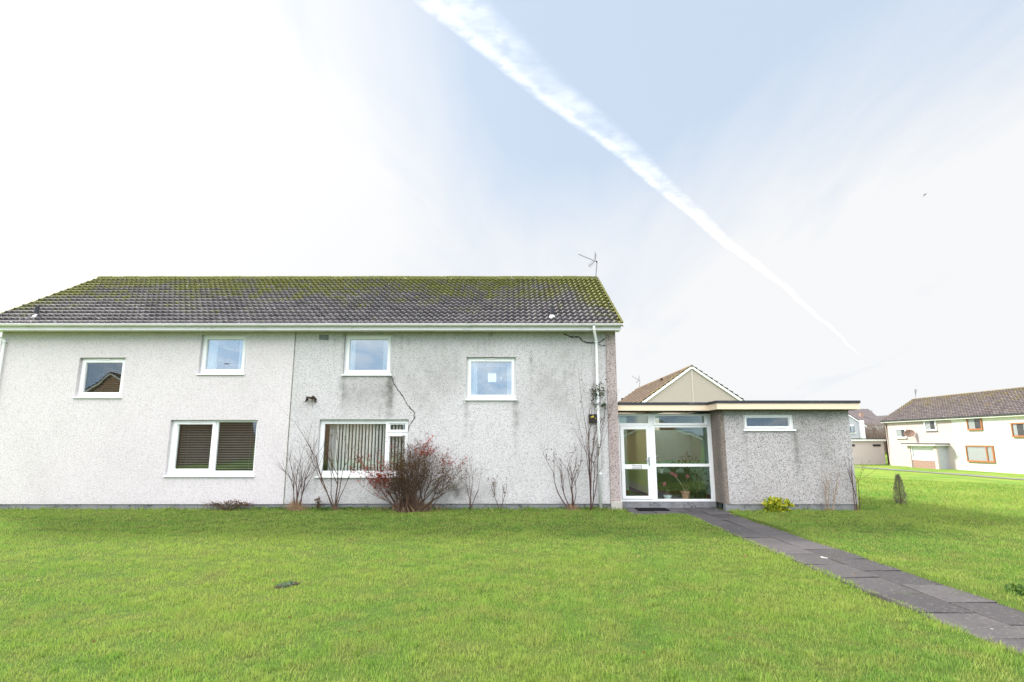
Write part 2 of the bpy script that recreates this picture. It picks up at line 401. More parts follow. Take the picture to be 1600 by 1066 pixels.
def tiles(o, d, u, nrm, length, sl, gauge, period, m, parent, name='roof_tiles', amp=.019, step_h=.062, samp=8, jit=.006, perrow=2, skew=0.0):
    """profiled concrete tiles: o = eave corner, d along, u up the slope, nrm outwards"""
    o, d, u, nrm = map(Vector, (o, d, u, nrm)); nc = int(round(length / period)) * samp
    rows = int(round(sl / gauge)); g = sl / rows; mb = MB(); up = []; tid = []; edge = []
    ux = np.arange(nc + 1) / samp * period; ph = (ux / period) % 1.0
    prof = amp * np.clip(np.sin(ph * 2 * np.pi) * 1.6, -1, 1)
    O = np.array(o); D = np.array(d); U = np.array(u); N = np.array(nrm); V = []; F = []
    for r in range(rows):
        tile = (ux / (period * perrow) + (r % 2) * .0).astype(int); tl = len(set(tile)) + 2
        js = rng.normal(0, jit, tl)[tile]; jh = np.abs(rng.normal(0, jit * .9, tl))[tile]; jt = rng.random(tl)[tile]
        b = sum(len(x) for x in V); n = nc + 1
        for (s_, h) in ((0.0, -.012), (0.0, step_h), (.5, step_h * .55), (1.15, -.010)):
            ss = r * g + s_ * g + js * (1 if s_ < 1 else 0)
            if r == rows - 1: ss = np.minimum(ss, sl)
            hh = h + (prof if h > .004 or s_ > 0 else prof * .9) + jh * (1 - min(s_, 1))
            V.append(O + np.outer(ux, D) + np.outer(ss * np.ones(n), U) + np.outer(hh, N))
            up += list(np.clip(ss / sl * np.ones(n), 0, 1)); tid += list(jt); edge += list(np.clip(1 - np.abs(length - ux) / 1.3, 0, 1) + .6 * np.clip(1 - ux / 1.0, 0, 1))
        for q in range(3):
            a = b + q * n + np.arange(nc); F.append(np.stack([a, a + 1, a + n + 1, a + n], 1))
    mb.v = [tuple(x) for x in np.concatenate(V)]; mb.f = [tuple(int(y) for y in x) for x in np.concatenate(F)]
    return mb.build(name, m, parent, smooth=False, attrs={'up': up, 'tid': tid, 'edge': edge})
def zground(x, y):
    """height of the lawn"""
    x = np.asarray(x, float); y = np.asarray(y, float)
    t = np.clip((x - 12) / 24, 0, 1); z = -.8 * t * t * (3 - 2 * t)
    z = z + .018 * np.sin(x * .9 + 1) * np.sin(y * .7 + 2) + .012 * np.sin(x * 2.1 + y * 1.3) * np.clip(1 - np.abs(y - 8) / 30, 0, 1)
    near = np.clip((y - 13.6) / 1.2, 0, 1) * (x < 9.5) * (x > -16); z = z * (1 - near) - .0 * near
    z = z + np.where((x > 5.33) & (x < 9) & (y < 14.5), .035, 0) 
    inpath = ((x > 4.25) & (x < 5.33) & (y < 14.7)) | ((x > 3.0) & (x < 5.45) & (y > 14.0) & (y < 15.5))
    z = np.where(inpath, -.06, z)
    far = np.clip((np.hypot(x, y) - 160) / 400, 0, 1); z = z + far * far * 14
    z = np.where((x > 30) & (y > 30), z + np.clip((y - 66) / 30, 0, 3) * .9, z)
    return z
def zg(x, y): return float(zground(x, y))
# ================================================================== SETTING
gx = sorted(set([round(v, 3) for v in np.concatenate([np.arange(-22, 16.01, .3), np.arange(16, 60, 1.5), np.arange(-60, -22, 2), np.array([4.23, 4.27, 5.31, 5.35, 2.98, 3.02, 5.44, 5.47]), np.array([-3000, -1500, -700, -300, -150, -90, 75, 95, 120, 160, 220, 300, 420, 600, 900, 1500, 3000])])]))
gy = sorted(set([round(v, 3) for v in np.concatenate([np.arange(-4, 24.01, .3), np.arange(24, 90, 2), np.arange(-60, -4, 2), np.array([13.98, 14.02, 14.68, 14.72]), np.array([-3000, -900, -300, -120, 100, 115, 135, 160, 200, 260, 340, 450, 600, 900, 1500, 3000])])]))
mb = MB(); GX, GY = np.meshgrid(gx, gy); Z = zground(GX, GY)
mb.v = list(zip(GX.ravel().tolist(), GY.ravel().tolist(), Z.ravel().tolist())); nx = len(gx)
mb.f = [(j * nx + i, j * nx + i + 1, (j + 1) * nx + i + 1, (j + 1) * nx + i) for j in range(len(gy) - 1) for i in range(nx - 1)]
tag(mb.build('ground', M['ground'], smooth=True), kind='structure')
# paved path and apron
mb = MB(); tid = []
def slab(x0, x1, y0, y1):
    a = random.uniform(-.009, .009); b = random.uniform(-.008, .008); z = .008 + random.uniform(0, .008); n0 = len(mb.v)
    g = .011
    for (x, y, zz) in ((x0 + g, y0 + g, z + a), (x1 - g, y0 + g, z - a), (x1 - g, y1 - g, z + b), (x0 + g, y1 - g, z - b)): mb.v.append((x, y, zz))
    for k in range(4): q = mb.v[n0 + k]; mb.v.append((q[0], q[1], -.05))
    mb.f += [tuple(n0 + k for k in (0, 1, 2, 3))] + [(n0 + k, n0 + 4 + k, n0 + 4 + (k + 1) % 4, n0 + (k + 1) % 4) for k in range(4)]
    c = random.random(); tid.extend([c] * 8)
for (xa, xb, off) in ((4.20, 4.79, .0), (4.79, 5.36, .38)):
    y = -3 + off
    while y < 13.9:
        y1 = min(y + .76, 14.02); slab(xa, xb, y, y1 if y1 < 13.8 else 14.02); y = y1 if y1 < 13.8 else 99
for i, (ya, yb) in enumerate(((14.02, 14.62), (14.62, 15.36))):
    x = 2.95 + .3 * i * 0
    for wdt in ((.62, .62, .62, .62) if i == 0 else (.35, .62, .62, .62, .27)):
        slab(x, x + wdt, ya, yb); x += wdt
tag(mb.build('path', M['slab'], attrs={'tid': tid}, bevel=.004), kind='structure')
# footpath before the far right house
mb = MB()
for (pts) in ([(33.9, 20), (35.2, 20), (35.4, 63), (34.1, 63)], [(18, 62.0), (34.1, 61.6), (34.1, 62.8), (18, 63.2)]):
    n = 30
    for k in range(n):
        t0, t1 = k / n, (k + 1) / n
        a, b, c, d = [Vector(p) for p in pts]
        if pts[0][0] > 30: p0 = a.lerp(d, t0); p1 = b.lerp(c, t0); p2 = b.lerp(c, t1); p3 = a.lerp(d, t1)
        else: p0 = a.lerp(b, t0); p3 = d.lerp(c, t0); p2 = d.lerp(c, t1); p1 = a.lerp(b, t1)
        mb.quad(*[(p.x, p.y, zg(p.x, p.y) + .035) for p in ((p0, p1, p2, p3))])
tag(mb.build('footpath', M['path']), kind='structure')
# hills on the horizon
mb = MB(); n = 160; hr = []
for k in range(n + 1):
    a = R(-70 + 140 * k / n)
    H = 11 + 9 * (math.sin(k * .11 + .5) * .5 + .5) + 2.5 * math.sin(k * .37) + 1.2 * math.sin(k * .9)
    if a > R(20): H = H * .3 + 8.5
    for (rr, hh) in ((300, .5), (380, H * .45 + 3), (480, H * .8 + 6), (620, H + 12), (900, H * .9 + 14)):
        mb.v.append((rr * math.sin(a), rr * math.cos(a), hh + 1.0 * math.sin(k * 1.7 + rr)))
for k in range(n):
    for j in range(4): i = k * 5 + j; mb.f.append((i, i + 5, i + 6, i + 1))
tag(mb.build('hills', M['hill'], smooth=True), kind='structure')
# contrail
def contrail():
    A = Vector((-1531, 2300, 3000)); B = Vector((12253, 19318, 3000)); d = (B - A).normalized(); s_ = Vector((d.y, -d.x, 0))
    root = empty('contrail', tuple(A), 'long white contrail running diagonally down the blue sky to the right', 'contrail')
    mb = MB(); dens = []; n = 300; layers = 3; m_ = 34
    Yk = [2300, 3345, 6100, 8900, 14500, 18200, 19318]; Wk = [500, 455, 290, 190, 110, 70, 24]; Sk = [.30, .33, .42, .6, .9, 1, 1]
    for L in range(layers):
        b = len(mb.v); lz = (L - 1) * 22
        for k in range(n + 1):
            t = (k / n) ** 1.5; p = A.lerp(B, t); W_ = float(np.interp(p.y, Yk, Wk)); sf = float(np.interp(p.y, Yk, Sk))
            bow = -150 * math.sin(math.pi * t) ** 2 * t + 14 * math.sin(t * 60) + 25 * math.sin(t * 23)
            for j in range(m_ + 1):
                q = j / m_; off = q * W_ + bow * -1
                solid = min(1, q / .2) ** 1.5 * (1 / (1 + math.exp((q - sf) / (.045 + .02 * L)))); soft = .40 * min(1, q / .10) * min(1, max(0, (1 - q) / .28)) ** 1.2 * (1 if sf < .85 else 0)
                hgt = lz * math.sin(math.pi * q); pp = p + s_ * off
                mb.v.append((pp.x, pp.y, 3000 + hgt + 6 * math.sin(k * .7 + L))); fade = min(1, (1 - t) / .05) * (1 - .35 * max(0, t - .5))
                dens.append(max(solid * .55, soft * .62) * fade * (.22 - .12 * t))
        for k in range(n):
            for j in range(m_):
                i = b + k * (m_ + 1) + j; mb.f.append((i, i + 1, i + m_ + 2, i + m_ + 1))
    mb.build('vapour_trail', M['contrail'], root, smooth=True, attrs={'dens': dens})
contrail()
# ================================================================== MAIN HOUSE
YF = 15.0; XL, XR = -14.05, 2.84; ZT = 4.72; YB = 22.3
house = empty('semi_detached_house', (-5.6, YF, 0), 'large harled two storey house, half cream and half stained grey, under one mossy roof', 'house')
HW = {'W1': (-11.82, -10.56, 2.94, 4.01), 'W2': (-8.55, -7.30, 3.57, 4.655), 'W3': (-9.15, -6.815, .872, 2.32), 'W4': (-4.61, -3.30, 3.55, 4.655), 'W5': (-5.16, -2.765, .85, 2.335), 'W6': (-1.243, .108, 2.88, 4.026)}
XM = -5.963; XP = 2.575
def dirt_shade_attr(mb, fn):
    mb.a['dirt_shade'] = [float(fn(*v)) for v in mb.v]; return mb
def nz(x, z, s=1.0, seed=0):
    return (math.sin(x * 3.1 * s + seed) * math.sin(z * 2.3 * s + seed * 1.7) + math.sin(x * 7.7 * s + z * 5.1 * s + seed) * .5 + math.sin(x * 15 * s - z * 11 * s + seed * 3) * .3) / 1.8
def streak(x, z, xc, zt, ln, wd, amt):
    if z > zt or z < zt - ln: return 0
    xc += .015 * math.sin(z * 9); t = (zt - z) / ln
    return amt * math.exp(-((x - xc) / wd) ** 2) * (1 - t) ** .7 * (.75 + .25 * math.sin(z * 23 + xc * 9))
drips = [(rng.uniform(-5.9, 2.5), rng.choice([4.68, 4.68, rng.uniform(2.2, 4.4)]), rng.uniform(.3, 1.9), rng.uniform(.015, .045), rng.uniform(.10, .34)) for _ in range(46)] + [(rng.uniform(-5.1, -2.8), .81, rng.uniform(.15, .5), .02, .3) for _ in range(9)]
def d_grey(x, y, z):
    d = sum(streak(x, z, *a) for a in drips if abs(a[0] - x) < .2)
    for a in ((-4.60, 3.50, 1.1, .09, .5), (-3.28, 3.50, 1.35, .11, .95), (-1.23, 2.84, 1.3, .05, .5), (.10, 2.84, 1.6, .07, .65), (-5.17, .8, .6, .05, .35), (2.45, 4.7, 3.0, .05, .2), (2.2, 4.6, 4.4, .06, .18)): d += streak(x, z, *a)
    # damp grey bands beside and between the upper windows, base splash, damp behind the red shrub
    d += .34 * math.exp(-((x + 2.3) / .95) ** 2) * math.exp(-((z - 3.5) / .75) ** 2) * (1 + .5 * nz(x, z))
    d += .36 * (1 if -4.6 < x < -3.25 else 0) * math.exp(-((z - 3.05) / .5) ** 2)
    d += .26 * math.exp(-((x - 1.35) / .8) ** 2) * math.exp(-((z - 3.2) / 1.2) ** 2) * (1 + .6 * nz(x, z, 1, 2))
    d += .9 * math.exp(-((x + 1.5) / .65) ** 2) * math.exp(-((z - .45) / .22) ** 2) * max(0, .6 + nz(x, z, 2, 1))
    d += .30 * math.exp(-(z - .15) / .10) * (.6 + .5 * nz(x, z, 2)) + .40 * math.exp(-(4.72 - z) / .06)  # last term paints contact shade into the wall colour just under the soffit
    d += .13 * max(0, nz(x, z, .7, 4))
    if z > 4.55: d += .0
    return min(1, max(0, d * 1.25))
def d_cream(x, y, z):
    return min(1, max(0, .10 * math.exp(-(z - .15) / .08) + .42 * math.exp(-(4.72 - z) / .06) + .07 * max(0, nz(x, z, .6)) + streak(x, z, -11.8, 2.9, .8, .05, .12) + streak(x, z, -10.56, 2.9, .6, .05, .12)))  # second term is shade painted close under the eaves
mb = hwall(MB(), XL, XM, .14, ZT, YF, .28, [HW[k] for k in ('W1', 'W2', 'W3')], .12); dirt_shade_attr(mb, d_cream).build('wall', M['cream'], house)['label'] = 'smooth cream harled left half of the front wall'
mb = hwall(MB(), XM + .004, XP, .15, ZT, YF + .004, .28, [HW[k] for k in ('W4', 'W5', 'W6')], .06); dirt_shade_attr(mb, d_grey).build('wall', M['grey'], house)['label'] = 'stained grey harled right half of the front wall'
mb = MB().prism([(XM - .014, YF - .004), (XM + .010, YF - .004), (XM + .010, YF + .01), (XM - .014, YF + .01)], 2, .14, ZT); mb.build('expansion_joint', M['cement'], house)
# gable end walls and back
sl_t = math.tan(R(31.5)); YE = 14.64; ZE = 4.865; run = 4.02; YR = YE + run; ZR = ZE + run * sl_t; YBE = YR + run
gp = [(YF + .30, .0), (YB - .28, .0), (YB - .28, 4.72), (YR, 4.72 + (YR - YF) * sl_t - .05), (YF + .30, 4.72)]
MB().prism([(YF + .002 - .03, .14), (YB, .14), (YB, 4.9), (YR, ZE + .06 + (YR - YE) * sl_t - .15), (YF + .10, 4.86), (YF - .028, 4.72)], 0, XP + .004, XR).build('gable_wall', M['pinkpeb'], house)['label'] = 'pink pebbledash gable wall'
MB().prism([(YF + .284, .0), (YB - .004, .0), (YB - .004, 4.9), (YR, ZE + (YR - YE) * sl_t - .12), (YF + .284, 4.86)], 0, XL, XL + .26).build('gable_wall', M['cream'], house)
wb0 = (-.80, -.44, 4.09, 4.45)
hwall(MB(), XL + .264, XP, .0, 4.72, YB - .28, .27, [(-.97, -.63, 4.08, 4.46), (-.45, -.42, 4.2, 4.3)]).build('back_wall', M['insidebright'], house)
MB().box(XL + .02, XP + .0, YF + .025, YF + .27, -.1, .139).build('plinth', M['concrete'], house)
MB().box(XP + .004, XR + .03, YF - .06, YF + .45, -.1, .21).build('corner_block', M['block'], house, bevel=.01)
# inner floors and partitions
mb = MB(); mb.box(XL + .27, XP, YF + .3, YB - .29, 2.48, 2.68); mb.box(XL + .27, XP, YF + .3, YB - .29, -.02, .12); mb.box(XL + .27, XP, YF + .30, YB - .29, 4.724, 4.78)
for x in (-9.9, -6.1, -2.1): mb.box(x, x + .1, YF + .3, YB - .29, .125, 2.475)
for x in (-9.4, -6.1, -2.1, 1.2): mb.box(x, x + .1, YF + .3, YB - .29, 2.685, 4.72)
mb.box(XL + .27, -2.11, 18.6, 18.7, .125, 2.475); mb.box(-1.99, XP, 18.6, 18.7, .125, 2.475); mb.box(XL + .27, -9.41, 18.6, 18.7, 2.685, 4.72)
mb.box(-9.29, -6.11, 18.6, 18.7, 2.685, 4.72); mb.box(-5.99, -2.11, 18.6, 18.7, 2.685, 4.72)
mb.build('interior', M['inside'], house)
# windows
def H(k, panes, openers=(), **kw):
    x0, x1, z0, z1 = HW[k]; return window(house, x0, x1, z0, z1, YF, panes, openers, **kw)
def single(k, gm, label, fr=.13, vent=True):
    x0, x1, z0, z1 = HW[k]; p = (x0 + fr, x1 - fr, z0 + fr, z1 - fr)
    return H(k, [p], [(x0 + .045, x1 - .045, z0 + .045, z1 - .045, fr - .05)], gm=gm, label=label, vent=((x0 + x1) / 2 - .17, (x0 + x1) / 2 + .17) if vent else None), p
def venetian(wnd, p, y, pitch=.052, m='slat', tilt=.0075):
    mb = MB(); z = p[2] + .02
    while z < p[3]:
        mb.quad((p[0], y - .014, z - tilt), (p[1], y - .014, z - tilt), (p[1], y + .014, z + tilt), (p[0], y + .014, z + tilt)); z += pitch
    for x in (p[0] + .2, p[1] - .2): mb.box(x, x + .004, y - .016, y - .013, p[2], p[3])
    mb.box(p[0], p[1], y - .02, y + .02, p[3] - .02, p[3] + .02)
    return mb.build('blind', M[m], wnd)
wn, p = single('W1', 'glass', 'small upper window with dark venetian blind'); venetian(wn, p, YF + .27, .06, 'slatdark')
wn, p = single('W2', 'glasssky', 'upper window under the eaves with white curtains')
curtain(wn, p[0] - .02, p[0] + .24, p[2], p[3], YF + .20); curtain(wn, p[1] - .14, p[1] + .02, p[2], p[3], YF + .20)
x0, x1, z0, z1 = HW['W3']; pa = (-8.98, -8.05, 1.035, 2.21); pb = (-7.905, -6.885, .985, 2.265)
wn = H('W3', [pa, pb], [(-9.09, -7.97, .93, 2.29, .085)], label='wide ground floor window with venetian blinds', vent=(-8.65, -8.35)); venetian(wn, (pa[0], pb[1], pb[2] - .03, pb[3]), YF + .27, .065)
wn, p = single('W4', 'glasssky', 'upper middle window with white net at both sides')
curtain(wn, p[0] - .02, p[0] + .14, p[2], p[3], YF + .19); curtain(wn, p[1] - .15, p[1] + .02, p[2], p[3], YF + .27)
pa = (-5.045, -3.40, .975, 2.215); pb = (-3.28, -2.88, 2.06, 2.20); pc = (-3.28, -2.88, .985, 1.88)
wn = H('W5', [pa, pb, pc], [(-3.37, -2.79, 1.99, 2.285, .055), (-3.37, -2.79, .90, 1.95, .055)], label='wide ground floor window with vertical blinds')
def vertical(wnd, x0, x1, z0, z1, y, pitch=.089):
    mb = MB(); x = x0
    while x < x1:
        a = R(random.uniform(62, 72)); w_ = .044; dx_ = w_ * math.cos(a); dy_ = w_ * math.sin(a); k = random.uniform(-.004, .004)
        mb.quad((x - dx_, y - dy_, z0), (x + dx_, y + dy_, z0), (x + dx_ + k, y + dy_, z1), (x - dx_ + k, y - dy_, z1)); x += pitch
    mb.box(x0, x1, y - .02, y + .02, z1, z1 + .03)
    return mb.build('blind', M['blind'], wnd)
vertical(wn, -4.72, -2.85, .93, 2.24, YF + .23); curtain(wn, -4.98, -4.72, .93, 2.24, YF + .30, .025, .08)
wn, p = single('W6', 'glasssky', 'upper right window with a bright opening seen through the room', .12)
curtain(wn, p[0] - .02, p[0] + .17, p[2], p[3], YF + .19); curtain(wn, p[1] - .12, p[1] + .02, p[2], p[3], YF + .27)
# cracks
def crack(pts, wd=.012):
    mb = MB(); P_ = [Vector((a, YF - .003, b)) for a, b in pts]; Q = []
    for a, b in zip(P_[:-1], P_[1:]):
        n = max(2, int((b - a).length / .03))
        for k in range(n): Q.append(a.lerp(b, k / n) + Vector((random.uniform(-1, 1) * .010, 0, random.uniform(-1, 1) * .010)))
    Q.append(P_[-1])
    for k in range(len(Q) - 1):
        d = (Q[k + 1] - Q[k]).normalized(); s_ = Vector((-d.z, 0, d.x)); w0 = wd * random.uniform(.5, 1.3); 
        mb.quad(Q[k] - s_ * w0 / 2, Q[k + 1] - s_ * w0 / 2, Q[k + 1] + s_ * w0 / 2, Q[k] + s_ * w0 / 2)
    return mb.build('crack', M['crack'], house)
crack([(-3.28, 3.50), (-3.20, 3.28), (-2.95, 2.95), (-2.78, 2.68), (-2.62, 2.52), (-2.63, 2.36), (-2.76, 2.14), (-2.76, 2.02)], .024)
crack([(1.42, 4.68), (1.62, 4.58), (1.83, 4.585), (1.95, 4.47), (2.06, 4.42), (2.30, 4.42), (2.42, 4.43), (2.56, 4.54)], .04)
crack([(2.38, 4.38), (2.46, 4.33), (2.57, 4.34)], .032)
# eaves: soffit, fascia, gutter
gl, gr = -14.42, 2.98
mb = MB(); mb.box(gl + .05, gr - .04, 14.66, YF + .02 - .0, 4.722, 4.74); mb.build('soffit', M['gutter'], house)
MB().box(gl + .05, gr - .04, 14.635, 14.658, 4.70, 4.86).build('fascia', M['gutter'], house, bevel=.004)
mb = MB(); n = 10; prof = [(14.57 + .062 * math.cos(a), 4.86 + .062 * math.sin(a)) for a in [math.pi + math.pi * k / n for k in range(n + 1)]]
prof2 = [(14.57 + .055 * math.cos(a), 4.862 + .055 * math.sin(a)) for a in [2 * math.pi - math.pi * k / n for k in range(n + 1)]]
mb.prism(prof + prof2, 0, gl, gr); x = gl + .3
gut = mb.build('gutter', M['gutter'], house, smooth=False)
mb = MB()
while x < gr:
    pr = [(14.57 + .07 * math.cos(a), 4.86 + .07 * math.sin(a)) for a in [math.pi + math.pi * k / n for k in range(n + 1)]]; pr2 = [(14.57 + .0625 * math.cos(a), 4.86 + .0625 * math.sin(a)) for a in [2 * math.pi - math.pi * k / n for k in range(n + 1)]]
    MB().prism(pr + pr2, 0, x - .012, x + .012).build('gutter_bracket', M['gutter'], gut); x += .68
MB().box(gr, gr + .012, 14.50, 14.64, 4.79, 4.87).build('gutter_cap', M['gutter'], gut)
def downpipe(xt, xb, parent):
    mb = MB(); mb.tube([(xt, 14.57, 4.80), (xt, 14.57, 4.70), (xb, 14.935, 4.48), (xb, 14.935, 4.3), (xb, 14.935, 2.5), (xb, 14.935, .02)], .037, 12)
    dp = mb.build('downpipe', M['upvc'], parent, smooth=True)
    for z in (4.42, 2.6, .9): c = MB(); c.lathe((xb, 14.935, z), [(.037, 0), (.044, .003), (.044, .045), (.037, .048)], 12); c.box(xb - .06, xb + .06, 14.965, 14.998, z + .008, z + .04); c.build('pipe_clip', M['upvc'], dp)
downpipe(2.20, 2.306, house); downpipe(-14.18, -13.90, house)
# roof
cs, sn = math.cos(R(31.5)), math.sin(R(31.5)); slope = run / cs
tiles((-14.40, YE - .02, ZE), (1, 0, 0), (0, cs, sn), (0, -sn, cs), 17.36, slope, .30, .165, M['tiles'], house)
tiles((2.96, YBE + .02, ZE), (-1, 0, 0), (0, -cs, sn), (0, sn, cs), 17.36, slope, .30, .165, M['tiles'], house, samp=2)
for xv in (-14.44, 2.955):
    q = MB(); n_ = 47
    for k in range(n_):
        a_, b_ = slope * k / n_, slope * (k + 1) / n_; h0 = .072 + random.uniform(-.006, .006)
        p_ = [(YE + a_ * cs - (-.05) * sn, ZE + a_ * sn + (-.05) * cs), (YE + b_ * cs + .05 * sn, ZE + b_ * sn - .05 * cs), (YE + b_ * cs - h0 * sn, ZE + b_ * sn + h0 * cs), (YE + a_ * cs - h0 * sn, ZE + a_ * sn + h0 * cs)]
        q.prism(p_, 0, xv, xv + .05)
    nv_ = len(q.v); q.build('verge_tiles', M['tiles'], house, attrs={'up': [.55] * nv_, 'tid': [.4] * nv_, 'edge': [.8] * nv_})
MB().prism([(YE + .01, ZE - .05), (YBE - .01, ZE - .05), (YR, ZR - .045)], 0, -14.34, 2.93).build('roof_deck', M['cement'], house)
mb = MB(); x = -14.4; up = []
while x < 2.95:
    z0_ = ZR + .025 + random.uniform(-.006, .006)
    pr = [(YR + .11 * math.cos(a), z0_ + .085 * math.sin(a)) for a in [math.pi * k / 8 for k in range(9)]] + [(YR - .12, z0_ - .06), (YR + .12, z0_ - .06)]
    mb.prism(pr, 0, x, min(x + .442, 2.97)); x += .45
at = {'up': [1.0] * len(mb.v), 'tid': [random.random()] * len(mb.v), 'edge': [0.3] * len(mb.v)}
mb.build('ridge_tiles', M['tiles'], house, attrs=at)
for i, (px_, s_) in enumerate(((1.12, .55), (-13.35, .62))):   # soil vent pipes through the tiles
    y = YE + s_ * cs; z = ZE + s_ * sn + .03
    mb = MB().tube([(px_, y, z - .1), (px_, y, z + .27)], .052, 12); v_ = mb.build('vent_pipe', M['felt'], house, smooth=False)
    MB().lathe((px_, y, z - .02), [(.10, -.08), (.085, .02), (.06, .06), (.055, .06)], 14).build('flashing_collar', M['gutter'], v_)
    q = MB(); q.quad(*[Vector((px_ + a, y + b * cs, z + b * sn)) + Vector((0, -sn, cs)) * .03 for a, b in ((-.17, -.16), (.17, -.16), (.17, .2), (-.17, .2))]); 
MB().box(-5.31, -5.05, YF - .006, YF + .03, 4.50, 4.64).build('air_brick', M['concrete'], house)
# aerial
def aerial(base, name, label, sc=1.0, rz=0.0, mast=.62):
    r = empty(name, base, label, 'aerial'); B = Vector(base); Rz = Matrix.Rotation(rz, 3, 'Z')
    def q(x, y, z): return B + Rz @ (Vector((x, y, z)) * sc)
    top = q(.10, 0, mast)
    MB().tube([q(0, 0, -.25), top], .011 * sc, 6).build('mast', M['dark'], r)
    b = MB(); a0 = q(.08, 0, mast - .02); a1 = q(-.55, -.05, mast + .24); b.tube([a0, a1], .008 * sc, 5); b.lathe(tuple(a0 - Vector((0, 0, .03))), [(.02, 0), (.025, .03), (.02, .06)], 8).build('boom', M['dark'], r)
    e = MB(); d = (a1 - a0)
    for k in range(10):
        p_ = a0 + d * (.12 + .88 * k / 9); s_ = .09 - .004 * k
        MB().tube([p_ + Rz @ Vector((-.45 * s_, -s_, -s_ * .8)) * sc, p_ + Rz @ Vector((.45 * s_, s_, s_ * .8)) * sc], .0045 * sc, 4).build('director_rod', M['dark'], r)
    k = MB(); c = a0 + d * .1
    k.tube([c, c + (Rz @ Vector((.04, 0, .30))) * sc], .009 * sc, 5); k.tube([c, c + (Rz @ Vector((-.22, 0, -.20))) * sc], .009 * sc, 5)
    for j in range(4):
        for (ux_, uz_) in ((.04, .30), (-.22, -.2)):
            pp = c + (Rz @ Vector((ux_, 0, uz_))) * sc * ((j + 1) / 4.5); k.tube([pp - Vector((0.06, .16, -.03)) * sc, pp + Vector((.06, .16, -.03)) * sc], .004 * sc, 4)
    k.build('reflector', M['dark'], r); return r
aerial((2.90, YR + .05, ZR + .05), 'tv_aerial', 'dark spiky television aerial on a mast at the right end of the mossy ridge')
# small wall fittings
r = empty('wall_alarm_box', (2.16, YF, 2.28), 'small black box with two yellow marks on the grey wall beside the white downpipe', 'alarm box')
MB().box(2.055, 2.275, YF - .085, YF + .0, 2.24, 2.47).build('housing', M['dark'], r, bevel=.012)
M['yellow'] = plain('yellow sticker', (.8, .68, .05), .5)
for q in ((2.105, 2.135, 2.375, 2.41), (2.15, 2.175, 2.385, 2.43), (2.215, 2.235, 2.35, 2.365)): MB().box(q[0], q[1], YF - .0875, YF - .0852, q[2], q[3]).build('sticker', M['yellow'], r)
r = empty('wall_bracket', (-5.4, YF, 2.85), 'rusty iron bracket with a rust stain on the grey wall above the wide window', 'bracket')
mb = MB(); mb.tube([(-5.52, YF - .02, 2.85), (-5.50, YF - .10, 2.92), (-5.40, YF - .10, 2.90), (-5.33, YF - .08, 2.93), (-5.28, YF - .03, 2.86)], [.03, .028, .032, .03, .03], 7); mb.tube([(-5.52, YF, 2.92), (-5.54, YF - .09, 2.80)], .018, 6); mb.tube([(-5.36, YF - .02, 2.93), (-5.36, YF - .09, 2.90)], .045, 7); mb.tube([(-5.3, YF - .02, 2.86), (-5.28, YF - .06, 2.79)], .022, 6)
mb.build('bracket_arm', M['rust'], r)
mb = MB()
for (x, l_) in ((-5.42, .16), (-5.385, .22), (-5.34, .12)): mb.quad((x, YF - .003, 2.86), (x + .018, YF - .003, 2.86), (x + .012, YF - .003, 2.86 - l_), (x + .004, YF - .003, 2.86 - l_))
mb.build('rust_stain', M['brownharl'], r)
# solid shape set in the upper window in place of a street lamp's reflection
r = empty('reflected_lamp_shape', (-7.85, YF + .22, 3.66), 'black flat topped lamp shape in the upper window under the eaves, standing in for a reflection', 'lamp')
mb = MB().lathe((-7.86, YF + .235, 3.66), [(.045, 0), (.05, .008), (.012, .016), (.012, .15), (.02, .16), (.13, .19), (.135, .20), (.06, .225), (.02, .23)], 18); mb.build('lamp_shape', M['dark'], r, smooth=True)
# ================================================================== PORCH EXTENSION
YP = 15.40; YB0 = 14.70; XB0, XB1 = 5.47, 8.86; ZF = 2.56
porch = empty('flat_roof_extension', (5.9, YP, 0), 'flat roofed grey harled extension with a glazed porch and white door', 'extension')
def d_block(x, y, z):
    d = 0
    for a in ((6.09, 2.0, 1.1, .05, .6), (7.40, 2.02, 1.5, .07, .9), (8.2, 2.5, 1.8, .3, .25), (7.6, 2.5, 1.2, .2, .22)): d += streak(x, z, *a)
    d += .22 * math.exp(-((x - 8.2) / .5) ** 2) * math.exp(-((z - 1.6) / .7) ** 2) + .5 * math.exp(-(2.56 - z) / .05) + .2 * math.exp(-(z - .17) / .08)  # darker line directly under the roof edge and along the base
    return min(1, max(0, d + .12 * nz(x, z)))
wy = (6.084, 7.395, 2.062, 2.447)
mb = hwall(MB(), XB0 + .10, XB1, .17, ZF, YB0, .20, [wy], .06); dirt_shade_attr(mb, d_block).build('wall', M['greyblock'], porch)['label'] = 'coarse grey harled front wall of the store'
def d_side(x, y, z): return min(1, max(0, .30 + .5 * math.exp(-((y - 15.0) / .16) ** 2) * (.7 + .3 * math.sin(z * 7))))
mb = MB(); nzz = 40
cols = [(XB0 + .098, YB0), (XB0 + .045, YB0 + .015), (XB0 + .012, YB0 + .05), (XB0, YB0 + .10)] + [(XB0, YB0 + .10 + (YP + .10 - YB0 - .10) * k / 8) for k in range(1, 9)]
for (x, y) in cols:
    for k in range(nzz + 1): mb.v.append((x, y, .17 + (ZF - .17) * k / nzz))
for i in range(len(cols) - 1):
    for k in range(nzz): a = i * (nzz + 1) + k; mb.f.append((a, a + 1, a + nzz + 2, a + nzz + 1))
dirt_shade_attr(mb, d_side).build('return_wall', M['brownharl'], porch, smooth=True)['label'] = 'damp brown return wall beside the porch glass'
mb = MB(); mb.box(XB0 + .102, XB0 + .2, YP + .11, 19.4, .0, ZF - .004); mb.build('inner_wall', M['mintwall'], porch)
